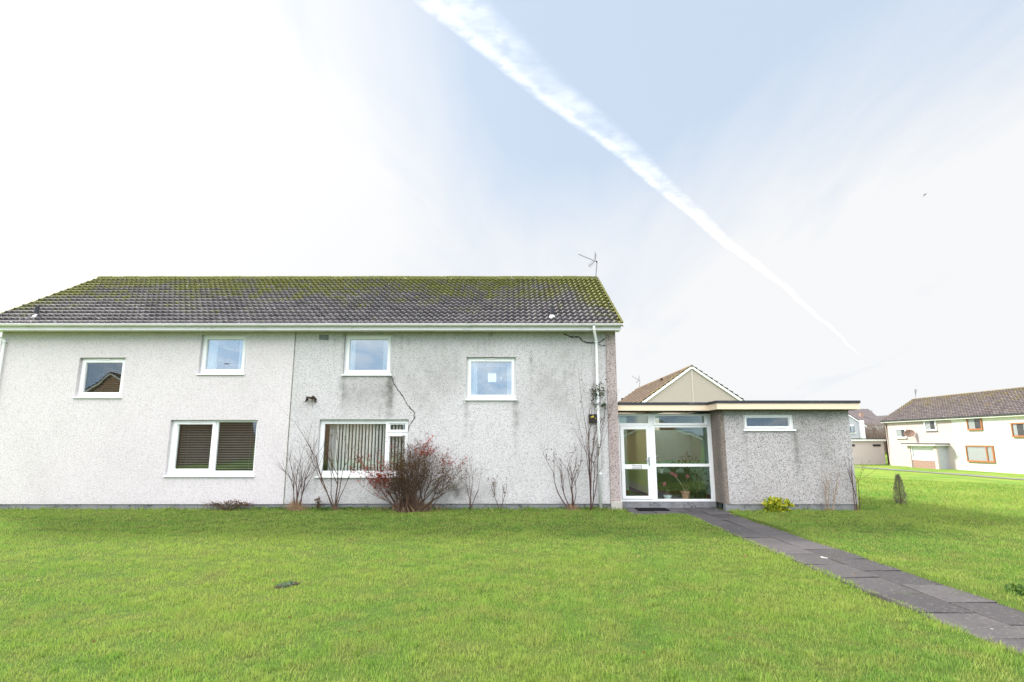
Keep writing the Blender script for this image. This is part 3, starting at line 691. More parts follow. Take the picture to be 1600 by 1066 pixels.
MB().box(XB1 - .2, XB1 - .002, YB0 + .204, 19.6, .0, ZF - .002).build('side_wall', M['greyblock'], porch)
MB().box(XR + .004, XB1, 19.604, 19.8, .0, .9).build('back_wall', M['greyblock'], porch)
for q in ((XR + .004, 3.3), (5.2, XB1)): MB().box(q[0], q[1], 19.604, 19.8, .904, ZF - .002).build('back_wall', M['greyblock'], porch)
MB().box(XB0 + .006, XB1 - .02, YB0 + .02, YB0 + .2, -.1, .168).build('plinth', M['concrete'], porch)
MB().box(XR + .034, XB0 + .004, YP - .0, YP + .25, -.1, .163).build('door_step', M['concrete'], porch)
def outline(e): return [(XR + .01, YP - .33 + e), (XB0 - .17 + e, YP - .33 + e), (XB0 - .17 + e, YB0 - .30 + e), (XB1 + .13 - e, YB0 - .30 + e), (XB1 + .13 - e, 19.9), (XR + .01, 19.9)]
def slabroof(e, za, zb, name, mk, bev=0):
    """flat roof layer with invented openings that let daylight into the hall"""
    o = outline(e); x0, x1, x2 = o[0][0], o[1][0], o[3][0]; yf, yb, ye = o[0][1], o[3][1], 19.9; mb = MB()
    mb.prism([(x0, yf), (x1, yf), (x1, yb), (x2, yb), (x2, 15.9), (x0, 15.9)], 2, za, zb)
    mb.prism([(x0, 15.9), (2.98, 15.9), (2.98, 17.5), (x0, 17.5)], 2, za, zb); mb.prism([(3.88, 15.9), (4.3, 15.9), (4.3, 17.5), (3.88, 17.5)], 2, za, zb)
    mb.prism([(5.3, 15.9), (x2, 15.9), (x2, 17.5), (5.3, 17.5)], 2, za, zb); mb.prism([(x0, 17.5), (x2, 17.5), (x2, ye), (x0, ye)], 2, za, zb)
    return mb.build(name, M[mk], porch, bevel=bev)
slabroof(.0, ZF + .012, ZF + .165, 'fascia', 'fascia'); slabroof(-.02, ZF + .168, ZF + .235, 'roof', 'felt'); slabroof(.05, ZF, ZF + .009, 'soffit', 'dark')
MB().box(2.98, 3.88, 15.9, 17.5, ZF + .24, ZF + .26).build('rooflight', M['glass'], porch); MB().box(4.3, 5.3, 15.9, 17.5, ZF + .24, ZF + .26).build('rooflight', M['glass'], porch)  # invented rooflights, out of view, added to brighten the hall
window(porch, wy[0], wy[1], wy[2], wy[3], YB0, [(wy[0] + .09, wy[1] - .12, wy[2] + .085, wy[3] - .085)], [(wy[0] + .03, wy[1] - .05, wy[2] + .03, wy[3] - .03, .05)], rec=.03, label='narrow high window of the store')
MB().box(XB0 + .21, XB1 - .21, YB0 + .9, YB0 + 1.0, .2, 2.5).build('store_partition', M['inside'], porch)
# porch glazing
PX0, PX1, PXM, PZ0, PZ1 = 2.875, 5.468, 3.86, .165, 2.50
pn = [(2.955, 3.745, 2.243, 2.440), (3.945, 5.30, 2.25, 2.435), (3.915, 5.365, 1.155, 2.130), (3.915, 5.365, .228, 1.078)]
dz0, dz1 = .18, 2.17
mb = MB(); hwall(mb, PX0, PX1, PZ0, PZ1, YP, .07, pn + [(2.955, 3.765, .225, 2.168)]); fr = mb.build('porch_frame', M['upvc'], porch, bevel=.005)
MB().box(PXM - .04, PXM - .004, YP - .012, YP - .001, PZ0, PZ1).build('mullion_cover', M['upvc'], fr); 
mb = MB(); ring(mb, PXM + .02, 5.385, 2.19, 2.485, .045, YP - .022, .021); mb.build('casement', M['upvc'], fr, bevel=.004)
for p in pn: MB().box(p[0] - .01, p[1] + .01, YP + .030, YP + .042, p[2] - .01, p[3] + .01).build('pane', M['glassgreen'], fr)
sm = MB()
for p in pn: ring(sm, p[0] - .002, p[1] + .002, p[2] - .002, p[3] + .002, .010, YP + .012, .016)
sm.build('glazing_seal', M['seal'], fr)
dp = [(3.06, 3.675, 1.14, 2.078), (3.06, 3.675, .308, 1.015)]
mb = MB(); hwall(mb, 2.962, 3.758, .232, 2.162, YP - .02, .075, dp); door = mb.build('door', M['upvc'], porch, bevel=.006)
for p in dp: MB().box(p[0] - .01, p[1] + .01, YP + .010, YP + .022, p[2] - .01, p[3] + .01).build('pane', M['glassgreen'], door)
sm = MB()
for p in dp: ring(sm, p[0] - .002, p[1] + .002, p[2] - .002, p[3] + .002, .010, YP - .008, .012)
sm.build('glazing_seal', M['seal'], door)
mb = MB(); ring(mb, 3.24, 3.515, 1.042, 1.112, .012, YP - .034, .013); mb.build('letter_box', M['steel'], door)
mb = MB(); mb.box(3.702, 3.735, YP - .028, YP - .0205, 1.10, 1.34); mb.tube([(3.72, YP - .03, 1.26), (3.72, YP - .075, 1.26), (3.60, YP - .075, 1.26)], .010, 8); mb.build('handle', M['steel'], door)
mb = MB(); mb.box(XR + .01, XB0 + .1, YP + .08, 19.6, .0, .17); mb.build('floor', M['floor'], porch)
# hall interior: pale wall on the gable side, projecting lit closet, skirting
mb = MB(); mb.box(XR + .004, XR + .03, YP + .09, 19.6, .104, ZF - .004); mb.box(3.90, 4.0, 15.95, 19.55, .104, ZF - .004); mb.build('hall_wall', M['creamwall'], porch)
mb = MB(); mb.box(XR + .004, 3.60, 17.6, 17.7, .104, ZF - .004); mb.box(4.01, XB0 + .1, 17.5, 17.6, .104, 2.1); mb.build('hall_wall', M['mintwall'], porch)
mb = MB(); mb.box(3.88, 3.898, 15.95, 19.5, .172, .28); mb.box(XR + .004, 3.59, 17.58, 17.598, .172, .28); mb.box(4.01, XB0 + .1, 17.48, 17.498, .172, .28); mb.box(XB0 + .08, XB0 + .10, YP + .12, 17.27, .172, .28); mb.build('skirting', M['skirting'], porch)
# mats
r = empty('door_mat', (3.62, 14.85, .02), 'thin black rubber mat on the slabs outside the porch door', 'door mat'); MB().box(3.22, 4.02, 14.62, 15.14, .022, .036).build('mat_pad', M['mat'], r, bevel=.005)
r = empty('hall_mat', (3.4, 15.9, .17), 'black mat on the floor just inside the porch door', 'door mat'); MB().box(2.98, 3.74, 15.52, 16.6, .172, .188).build('mat_pad', M['mat'], r, bevel=.005)
# ================================================================== PLANTS
def leafquad(mb, rn, p, size, up=.5):
    d = Vector((random.gauss(0, 1), random.gauss(0, 1), random.gauss(up, .8))).normalized(); s_ = d.cross(Vector((random.gauss(0, 1), random.gauss(0, 1), random.gauss(0, 1)))).normalized()
    p = Vector(p); L = size * random.uniform(.7, 1.3); w_ = L * .32; nn = d.cross(s_) * L * .12
    i = len(mb.v); mb.v += [tuple(p), tuple(p + d * L * .5 + s_ * w_ + nn), tuple(p + d * L), tuple(p + d * L * .5 - s_ * w_ + nn)]; mb.f += [(i, i + 1, i + 2, i + 3)]
    rn += [random.random()] * 4
def branch(mb, tips, p, d, L, r, depth, gnarl=.25, up=.25, nseg=5, split=(2, 3), ylim=None, sides=4, spread=.55):
    p = Vector(p); d = Vector(d).normalized(); pts = [p.copy()]; rs = [r]
    for k in range(nseg):
        d = (d + Vector((random.gauss(0, gnarl), random.gauss(0, gnarl * .6), random.gauss(up * .3, gnarl * .5)))).normalized(); p = p + d * L / nseg
        if ylim and p.y > ylim: p.y = ylim - .01; d.y = -abs(d.y) * .3
        pts.append(p.copy()); rs.append(max(.0012, r * (1 - .55 * (k + 1) / nseg)))
    mb.tube(pts, rs, sides, cap=False)
    for q in pts[1:]: tips.append((q.copy(), depth))
    if depth > 0:
        for j in range(random.randint(*split)):
            k = random.randint(nseg // 2, nseg); dd = (d + Vector((random.gauss(0, spread), random.gauss(0, spread * .7), random.gauss(.15, spread * .5)))).normalized()
            branch(mb, tips, pts[k], dd, L * random.uniform(.5, .75), rs[k] * .75, depth - 1, gnarl, up, max(3, nseg - 1), split, ylim, sides, spread)
def shrub(name, label, base, stems, leaves=(), bark='twig', group=None, cat='shrub', extra=None, ylim=14.96, clump=None):
    r = empty(name, base, label, cat, group); mb = MB(); tips = []
    for s_ in stems:
        b = Vector(base) + Vector((s_.get('o', 0), s_.get('oy', 0), -.03))
        branch(mb, tips, b, s_['d'], s_['L'], s_['r'], s_.get('n', 2), s_.get('g', .13), s_.get('up', .3), s_.get('seg', 6), s_.get('split', (2, 3)), ylim, 4, s_.get('sp', .4))
    mb.build('stems', M[bark], r)
    for (nm, mk, cnt, size, cond) in leaves:
        lm = MB(); rn = []; c = [t for t in tips if cond(t[0])]
        if not c: continue
        for k in range(cnt):
            q = random.choice(c)[0]; leafquad(lm, rn, q + Vector((random.gauss(0, .02), random.gauss(0, .02), random.gauss(0, .02))), size)
        lm.build(nm, M[mk], r, attrs={'rnd': rn})
    if clump:
        cm = MB(); rn = []
        for k in range(clump[0]):
            a = random.uniform(0, 6.28); rr = abs(random.gauss(0, clump[1])); q = Vector(base) + Vector((rr * math.cos(a), rr * .5 * math.sin(a), 0)); hgt = clump[2] * random.uniform(.4, 1) * max(.3, 1 - rr / clump[1] * .3)
            t_ = q + Vector((random.gauss(0, clump[2] * .25), random.gauss(0, .03), hgt)); w_ = .006
            i = len(cm.v); cm.v += [tuple(q - Vector((w_, 0, 0))), tuple(q + Vector((w_, 0, 0))), tuple(q.lerp(t_, .6) + Vector((w_, 0, .01))), tuple(t_)]; cm.f.append((i, i + 1, i + 2, i + 3)); rn += [random.random()] * 4
        cm.build('dead_grass', M['straw'], r, attrs={'rnd': rn})
    return r
def S(dx_, L, r=.011, **k): d = dict(d=(dx_, random.uniform(-.12, .05), 1), L=L * 1.36, r=r * 1.3); d.update(k); return d
BG = 'bare shrubs along the house wall'
shrub('bare_shrub', 'bare brown shrub rising from dead straw left of the wide vertical blind window', (-5.55, 14.80, 0), [S(.35, .75, .013, o=-.0), S(.25, .8, o=.02), S(.05, .85), S(-.10, .8), S(-.2, .75, o=-.03), S(.45, .65, o=.03), S(.12, .9)], bark='twigred', group=BG, clump=(260, .14, .38))
shrub('bare_shrub', 'tall bare shrub with few green leaves before the left part of the wide window', (-4.55, 14.80, 0), [S(-.65, 1.1, .016, o=-.0, g=.06), S(-.30, 1.15, .012), S(-.08, 1.0, .010), S(.12, .95, .012), S(.22, .9, .010), S(.02, 1.0, .016)], [('leaves', 'leafgreen', 60, .045, lambda q: q.z > .5)], group=BG, clump=(60, .09, .15))
big = []
for k in range(72):
    a = random.uniform(-1.35, 1.15) * random.uniform(.4, 1); big.append(S(a, random.uniform(.52, .70) * (1.08 if a > .1 else .93), random.uniform(.008, .014), o=random.uniform(-.35, .42), oy=random.uniform(-.4, .05), n=3, g=.13, up=.06, split=(2, 3), sp=.42))
redzone = lambda q: (q.x < -3.1 and q.z > .35) or (-2.4 < q.x < -1.9 and q.z > 1.4) or (q.x > -1.75 and q.z > 1.15)
shrub('red_leaved_shrub', 'large tangled shrub with dark red leaves before the right end of the wide window', (-2.55, 14.70, 0), big,
      [('red_leaves', 'leafred', 1150, .042, redzone), ('leaves', 'leafdull', 6000, .036, lambda q: q.z > .5)], clump=(500, .36, .5))
shrub('thin_bare_sapling', 'thin leafless sapling just right of the large red leaved shrub', (-1.08, 14.85, 0), [S(-.05, .55, .010, n=2), S(.25, .5, .009), S(.05, .6, .008)], [('leaves', 'leafdull', 16, .04, lambda q: q.z > .5)], group=BG, bark='twigred')
shrub('thin_bare_sapling', 'smallest twiggy sapling halfway between the red shrub and the white downpipe', (-.32, 14.88, 0), [S(-.12, .42, .008), S(.15, .4, .008)], [('leaves', 'leafdull', 34, .05, lambda q: q.z > .3)], group=BG, bark='twigred')
shrub('bare_rose', 'bare climbing rose spreading left at the foot of the wall left of the white downpipe', (1.58, 14.82, 0), [S(-.85, .82, .014, g=.08, o=-.08), S(-.45, .75, .012, o=-.05), S(-.22, .88, .011), S(-.1, .85, .012), S(.02, .75, .009), S(.10, .7, .010)], [('leaves', 'leafdull', 40, .05, lambda q: q.z > .9)], group=BG, bark='twigred', clump=(160, .12, .22))
shrub('climbing_rose', 'tall climbing rose growing up behind the white downpipe to a few green leaves', (2.02, 14.80, 0), [S(.12, 1.5, .013, g=.05, seg=9), S(.02, 1.6, .012, g=.04, seg=9), S(.22, 1.25, .010, g=.07), S(-.05, 1.3, .010, n=3, g=.06), S(.07, 1.9, .010, g=.035, seg=10, n=1), S(.15, .8, .012)], [('leaves', 'leafdull', 60, .055, lambda q: q.z > 1.2)], group=BG, bark='twigred')
r = empty('wall_creeper', (2.35, 14.93, 2.5), 'sprigs of dark green leaves clinging high up behind the white downpipe', 'creeper')
mb = MB().tube([(2.28, 14.97, 1.6), (2.33, 14.96, 2.2), (2.30, 14.97, 2.7), (2.33, 14.97, 3.2)], [.009, .008, .007, .004], 5); mb.tube([(2.33, 14.96, 2.2), (2.47, 14.95, 2.42), (2.50, 14.95, 2.68)], .006, 4)
mb.build('stem', M['twig'], r); lm = MB(); rn = []
for (cx, cz, s1, s2, c) in ((2.36, 3.08, .09, .10, 90), (2.20, 3.02, .04, .10, 34), (2.46, 2.70, .07, .03, 30), (2.24, 2.70, .04, .03, 14)):
    for k in range(c): leafquad(lm, rn, (random.gauss(cx, s1), random.uniform(14.86, 14.97), random.gauss(cz, s2)), .065)
lm.build('leaves', M['leafdark'], r, attrs={'rnd': rn})
def bushy(name, label, c, rx, ry, rz_, cnt, size, mk, cat='shrub', stems=14):
    r = empty(name, (c[0], c[1], zg(c[0], c[1]) if c[1] < 14 else 0), label, cat); mb = MB(); lm = MB(); rn = []
    for k in range(stems):
        a = random.uniform(0, 6.28); q = (c[0] + rx * .8 * math.cos(a), c[1] + ry * .8 * math.sin(a), c[2] + rz_ * random.uniform(.3, 1)); mb.tube([(c[0], c[1], -.03), tuple((Vector(q) + Vector((c[0], c[1], 0))) / 2 + Vector((0, 0, .06))), q], [.008, .006, .003], 4, cap=False)
    cl = [(random.gauss(0, .45), random.gauss(0, .45), random.uniform(.1, 1)) for _ in range(16)]
    for k in range(cnt):
        q = random.choice(cl); v = Vector(q) + Vector((random.gauss(0, .17), random.gauss(0, .17), random.gauss(0, .13)))
        if v.x ** 2 + v.y ** 2 + max(0, v.z) ** 2 > 1.15: v.normalize()
        leafquad(lm, rn, (c[0] + v.x * rx, c[1] + v.y * ry, max(.02, c[2] + v.z * rz_)), size, .2)
    mb.build('stems', M['twig'], r); lm.build('leaves', M[mk], r, attrs={'rnd': rn}); return r
bushy('euonymus_shrub', 'low bright yellow green shrub at the foot of the grey store wall', (6.62, 14.38, 0), .43, .25, .36, 800, .10, 'leafyellow')
bushy('weed_patch', 'low pale weeds straggling along the cream wall below the venetian blind window', (-7.35, 14.85, 0), .85, .12, .28, 260, .05, 'leafdull', 'weeds', 22)
bushy('weed_tuft', 'small weed tuft between the straw clump shrub and the tall bare shrub', (-5.02, 14.86, 0), .10, .06, .34, 40, .07, 'leafdull', 'weeds', 7)
bushy('corner_weed', 'dark green weed clump in the lawn at the right edge of the path', (5.95, 6.72, 0.03), .30, .2, .08, 420, .06, 'leafgreen', 'weeds', 6)
shrub('dry_stems', 'dry pale upright stems at the foot of the store wall right of the yellow shrub', (8.05, 14.55, 0), [S(-.04, .62, .013, n=1, g=.05, o=-.12), S(.06, .6, .011, n=1, g=.07, o=-.05), S(-.02, .5, .010, n=1, o=.0), S(.22, .58, .017, n=1, g=.05, o=.06), S(.12, .5, .010, n=1, o=.08)], bark='twigpale', ylim=14.66, clump=(90, .14, .14))
shrub('dry_stems', 'dry thin stems at the right hand corner of the store wall', (8.72, 14.55, 0), [S(-.10, .78, .010, n=1, g=.05, o=-.05), S(.0, .7, .009, n=1), S(.22, .6, .011, n=1, o=.05), S(.05, .65, .008, n=2)], [('leaves', 'leafdull', 14, .04, lambda q: q.z > .4)], bark='twigred', ylim=14.66, clump=(50, .1, .1))
# small conifer on the lawn
cx, cy = 11.04, 16.3; cz = zg(cx, cy)
r = empty('young_conifer', (cx, cy, cz), 'small narrow grey green conifer standing alone on the right lawn', 'conifer'); MB().tube([(cx, cy, cz - .05), (cx + .01, cy, cz + .40), (cx, cy, cz + .80)], [.018, .012, .004], 6).build('trunk', M['twig'], r)
lm = MB(); rn = []
for k in range(1000):
    h_ = random.random() ** 1.1; rad = .19 * (1 - h_) ** .75 * (.6 + .4 * min(1, h_ * 5)) + .015; a = random.uniform(0, 6.28); q = rad * random.random() ** .45
    p_ = Vector((cx + q * math.cos(a), cy + q * math.sin(a), cz + .03 + h_ * .78)); d = Vector((math.cos(a) * .6, math.sin(a) * .6, 1)).normalized(); s_ = d.cross(Vector((random.gauss(0, 1), random.gauss(0, 1), 0))).normalized() * .008
    i = len(lm.v); lm.v += [tuple(p_ - s_), tuple(p_ + s_), tuple(p_ + d * random.uniform(.04, .09))]; lm.f.append((i, i + 1, i + 2)); rn += [random.random()] * 3
lm.build('foliage', M['needle'], r, attrs={'rnd': rn})
# porch pot plants
def pot(name, label, x, y, z, rr, hh, pm, fl, nleaf, hgt, spread, lk='leafdull', flowers=()):
    r = empty(name, (x, y, z), label, 'pot plant', 'pot plants in the glazed porch')
    MB().lathe((x, y, z), [(rr * .72, 0), (rr * .95, hh * .8), (rr * 1.08, hh * .8), (rr * 1.1, hh), (rr * .98, hh), (rr * .9, hh * .85)], 20).build('pot', M[pm], r, smooth=False)
    lm = MB(); rn = []; st = MB()
    for k in range(7):
        e = (x + random.gauss(0, spread * .6), y + random.gauss(0, spread * .4), z + hh + hgt * random.uniform(.5, 1)); st.tube([(x, y, z + hh * .8), ((x + e[0]) / 2, (y + e[1]) / 2, z + hh + hgt * .35), e], [.006, .005, .003], 4, cap=False)
    for (fx, fz) in fl: st.tube([(x, y, z + hh * .8), (x + (fx - x) * .4, y, z + hh + (fz - z - hh) * .5), (fx, y - .03, fz)], [.006, .005, .003], 4, cap=False)
    st.build('stems', M['leafgreenstem'] if 'leafgreenstem' in M else M['twigpale'], r)
    for k in range(nleaf): leafquad(lm, rn, (x + random.gauss(0, spread), y + random.gauss(0, spread * .7), z + hh + abs(random.gauss(0, hgt * .45))), .06)
    lm.build('leaves', M[lk], r, attrs={'rnd': rn})
    for (fx, fz) in fl:
        f = MB(); rn = []
        for k in range(46):
            v = Vector((random.gauss(0, 1), random.gauss(0, 1), random.gauss(0, 1))).normalized() * .035; leafquad(f, rn, Vector((fx, y - .03, fz)) + v, .032)
        f.build('flower', M[flowers or 'pinkflower'], r, attrs={'rnd': rn})
    return r
pot('potted_geranium', 'pink flowered plant in a low white pot behind the porch glass', 4.26, 15.68, .172, .11, .13, 'whitepot', [(4.18, .60)], 50, .22, .09)
pot('potted_geranium', 'pink flowered plant in a terracotta pot behind the porch glass', 4.75, 15.68, .172, .115, .24, 'terracotta', [(4.44, .86), (4.50, .82), (4.82, .80), (4.40, .88)], 70, .28, .14)
pot('potted_shrub', 'dark leaved plant in a large black pot at the right of the porch glass', 5.22, 15.95, .172, .19, .26, 'dark', [], 210, .62, .16, 'leafdark')
pot('potted_shrub', 'green leaved plant on the black table at the back right of the porch', 5.15, 16.75, .84, .10, .14, 'dark', [], 160, .42, .15, 'leafdark')
pot('potted_orchid', 'white flowered orchid on the black table in the porch', 4.38, 16.7, .84, .07, .12, 'whitepot', [(4.28, 1.32), (4.32, 1.22)], 24, .15, .07, 'leafdark', 'whiteflower')
pot('potted_fern', 'small dark plant in the middle of the black porch table', 4.75, 16.75, .84, .09, .12, 'dark', [], 120, .2, .13, 'leafdark')
r = empty('hall_table', (4.7, 16.8, .10), 'long black table along the back of the glazed porch', 'table'); MB().box(4.14, 5.40, 16.5, 17.1, .79, .84).build('table_top', M['dark'], r)
for (x, y) in ((4.18, 16.54), (5.36, 16.54), (4.18, 17.06), (5.36, 17.06)): MB().box(x - .03, x + .03, y - .03, y + .03, .102, .788).build('leg', M['dark'], r)
MB().box(4.22, 5.32, 16.95, 17.0, .35, .785).build('back_panel', M['dark'], r)
# ================================================================== OTHER HOUSES
def vprism(mb, poly, y0, y1): return mb.prism(poly, 1, y0, y1)
def gable_house(name, label, loc_, rz, L, D, eave, pitch, wallm, tilem_, front_gable_line=False, gauge=.30, per=.33, samp=4, walls=True, verge='verge'):
    """local frame: ridge along local Y (length L), gable at local y=0 facing -Y, x centred"""
    r = empty(name, loc_, label, 'house', rz=rz); t = math.tan(R(pitch)); hd = D / 2; ov = .25; rz_ = eave + hd * t
    mb = MB(); mb.prism([(-hd, -.6), (hd, -.6), (hd, eave), (0, rz_ - .06), (-hd, eave)], 1, 0, L); loc(mb, r); mb.build('walls', wallm, r)
    c_, s_ = math.cos(R(pitch)), math.sin(R(pitch)); run_ = hd + ov; sl_ = run_ / c_; W = WM[r.name]; Rm = W.to_3x3()
    ze = eave - ov * t + .06
    tiles(W @ Vector((-run_, L + .12, ze)), Rm @ Vector((0, -1, 0)), Rm @ Vector((c_, 0, s_)), Rm @ Vector((-s_, 0, c_)), L + .24, sl_, gauge, per, tilem_, r, samp=samp, amp=.03, perrow=1, step_h=.09)
    tiles(W @ Vector((run_, -.12, ze)), Rm @ Vector((0, 1, 0)), Rm @ Vector((-c_, 0, s_)), Rm @ Vector((s_, 0, c_)), L + .24, sl_, gauge, per, tilem_, r, samp=samp, amp=.03, perrow=1, step_h=.09)
    mb = MB(); mb.prism([(-.13, rz_ + .0), (-.06, rz_ + .12), (.06, rz_ + .12), (.13, rz_ + .0)], 1, -.13, L + .13); loc(mb, r).build('ridge_tiles', tilem_, r, attrs={'up': [1.0] * 8, 'tid': [.5] * 8, 'edge': [0.0] * 8})
    for sg in (-1, 1):
        mb = MB(); mb.prism([(sg * run_, ze - .02), (sg * run_, ze - .22), (0, rz_ - .13), (0, rz_ + .05)], 1, -.10, -.06); loc(mb, r).build('barge_board', M[verge], r)
        mb = MB(); mb.prism([(sg * run_, ze - .02), (sg * (run_ - .04), ze - .04), (sg * (run_ - .04), ze - .17), (sg * run_, ze - .17)], 1, -.05, L + .1); loc(mb, r).build('eaves_board', M[verge], r)
    return r, W
nb, W = gable_house('gabled_house', 'beige gabled house with brown tiled roof rising behind the flat roofed extension', (13.05, 40, 0), 0, 17, 7.3, 4.55, 35, M['beige'], M['tilesbrown'], gauge=.42)
mb = MB().box(-.05, .05, -.03, -.004, 0, 6.9); loc(mb, nb).build('expansion_strip', M['pinkwhite'], nb)
MB().tube([(12.0, 44.3, 6.0), (12.0, 44.3, 6.75)], .10, 8).build('vent_pipe', M['rust'], nb)
MB().tube([(11.25, 56.5, 5.5), (11.25, 56.5, 6.1)], .15, 8).build('vent_pipe', M['rust'], nb)
gh, W = gable_house('grey_gabled_house', 'grey gabled house with a small window and a white duct, seen over the far garages', (43.35, 75, -.8), 0, 14, 7.6, 4.75, 34, M['farhouse'], M['tilesfar'])
def lwin(parent, x0, x1, z0, z1, panes, fm, gm='glass', rec=.04, label=None, yw=0.0):
    return window(parent, x0, x1, z0, z1, yw, panes, (), True, fm, gm, rec, label, True)
def fakeroom(parent, x0, x1, z0, z1, yb=.0):
    pass
# window and duct on the grey gable (proud frame)
def xy_at(px, py, Y):
    f_ = 866; u = (px - 800) / f_; v = (533 - py) / f_; c_, s_ = math.cos(R(10.28)), math.sin(R(10.28)); t = Y / (c_ - v * s_); return u * t, 1.75 + (s_ + v * c_) * t
def small_win(parent, x0, x1, z0, z1, y, fm, frw=.09, curt=None, mul=None, label=None):
    """proud window on a solid wall in the parent's local frame: frame ring, dark plate painted in place of the unlit room, pane, curtain"""
    holes = [(x0 + frw, x1 - frw, z0 + frw, z1 - frw)] if mul is None else [(x0 + frw, mul - frw / 2, z0 + frw, z1 - frw), (mul + frw / 2, x1 - frw, z0 + frw, z1 - frw)]
    mb = MB(); hwall(mb, x0, x1, z0, z1, y - .10, .10, holes); wd_ = loc(mb, parent).build('window', M[fm], parent)
    if label: wd_['label'] = label
    mb = MB().box(x0 + frw * .5, x1 - frw * .5, y - .006, y - .002, z0 + frw * .5, z1 - frw * .5); loc(mb, parent).build('dark_backing', M['inside'], wd_)
    for h in holes: mb = MB().box(h[0], h[1], y - .075, y - .065, h[2], h[3]); loc(mb, parent).build('pane', M['glass'], wd_)
    if curt:
        for (a, b) in curt: curtain(wd_, a, b, z0 + frw, z1 - frw, y - .035, .012, .12, local=parent)
    mb = MB().box(x0 - .04, x1 + .04, y - .16, y - .101, z0 - .02, z0 + .05); loc(mb, parent).build('sill', M[fm], wd_)
    return wd_
x0, z1 = xy_at(1325.5, 664, 75); x1, z0 = xy_at(1336.6, 677, 75); small_win(gh, x0 - 43.35, x1 - 43.35, z0 + .8, z1 + .8, 0, 'upvc', .17, [(x0 - 43.35 + .3, x0 - 43.35 + .6)])
xd0, zt = xy_at(1339.5, 657, 75); xd1, _ = xy_at(1344.5, 657, 75); MB().box(xd0 + .15, xd1 + .25, 74.7, 74.99, -.8, zt).build('white_duct', M['upvc'], gh)
# right hand semi-detached house, facade faces -X
RX = 41.0; RY0 = 40.0; RY1 = 61.55; RZ = -.8
rh = empty('semi_detached_house', (RX, RY1, RZ), 'far right two storey house, half cream and half bright white with orange framed windows', 'house', rz=R(-90))
def rl(y): return RY1 - y           # world Y to local x
def rz_(z): return z - RZ
EV = 4.86
for (ya, yb, mk, lab) in ((52.23, RY1, 'pinkwhite', 'cream left half of the wall'), (RY0, 52.226, 'whitewall', 'bright white right half of the wall')):
    mb = MB(); mb.box(rl(yb), rl(ya), 0, 7.3, -.5, EV); loc(mb, rh).build('wall', M[mk], rh)['label'] = lab
tt = math.tan(R(31.5)); hd = 3.65; zr_ = EV + hd * tt
mb = MB(); mb.prism([(.0, EV + .002), (7.3, EV + .002), (hd, zr_ - .06)], 0, .0, RY1 - RY0); loc(mb, rh).build('gable_wall', M['pinkwhite'], rh)
W = WM[rh.name]; Rm = W.to_3x3(); c_, s_ = cs, sn; run_ = hd + .32; ze = EV - .32 * tt + .10
tiles(W @ Vector((-.2, -.32, ze)), Rm @ Vector((1, 0, 0)), Rm @ Vector((0, c_, s_)), Rm @ Vector((0, -s_, c_)), RY1 - RY0 + .4, run_ / c_, .30, .33, M['tilesfar'], rh, samp=6, amp=.034, perrow=1, step_h=.09)
tiles(W @ Vector((RY1 - RY0 + .2, 7.62, ze)), Rm @ Vector((-1, 0, 0)), Rm @ Vector((0, -c_, s_)), Rm @ Vector((0, s_, c_)), RY1 - RY0 + .4, run_ / c_, .30, .33, M['tilesfar'], rh, samp=3, amp=.034, perrow=1, step_h=.09)
mb = MB().prism([(hd - .13, zr_ + .03), (hd - .07, zr_ + .15), (hd + .07, zr_ + .15), (hd + .13, zr_ + .03)], 0, -.2, RY1 - RY0 + .2); loc(mb, rh).build('ridge_tiles', M['tilesfar'], rh, attrs={'up': [1.0] * 8, 'tid': [.5] * 8, 'edge': [0.5] * 8})
mb = MB().box(-.2, RY1 - RY0 + .2, -.34, -.30, ze - .20, ze - .02); mb.box(-.2, RY1 - RY0 + .2, -.30, -.003, ze - .20, ze - .18); loc(mb, rh).build('fascia', M['verge'], rh)
mb = MB().tube([(-.2, -.39, ze - .04), (RY1 - RY0 + .2, -.39, ze - .04)], .055, 8); loc(mb, rh).build('gutter', M['felt'], rh)
mb = MB().prism([(-.33, ze - .02), (-.33, ze - .16), (hd, zr_ - .10), (hd, zr_ + .06)], 0, -.22, -.19); loc(mb, rh).build('barge_board', M['orange'], rh)
mb = MB().tube([(.15, -.39, ze - .05), (.22, -.06, ze - .45), (.22, -.06, 0)], .045, 8); loc(mb, rh).build('downpipe', M['rust'], rh)
def rw(y1, y0, z0, z1, fm, frw, curt=None, mul=None, label=None): return small_win(rh, rl(y1), rl(y0), rz_(z0), rz_(z1), 0, fm, frw, curt, rl(mul) if mul else None, label)
rw(59.96, 58.36, 2.09, 3.13, 'upvc', .14, [(rl(59.8), rl(59.1))], label='small white framed upper window'); rw(55.64, 54.08, 2.79, 3.88, 'upvc', .13, [(rl(55.5), rl(54.9))], label='white framed upper window under the eaves')
rw(50.42, 48.80, 2.75, 3.90, 'orange', .12, [(rl(50.3), rl(49.6))], label='orange framed upper window with a white curtain'); rw(46.0, 44.4, 2.11, 3.27, 'orange', .12, [(rl(45.85), rl(45.5)), (rl(44.9), rl(44.5))], label='orange framed upper window at the picture edge')
rw(50.95, 48.02, -.01, 1.43, 'orange', .12, [(rl(50.8), rl(48.1))], 48.72, 'orange framed ground floor window with net curtains')
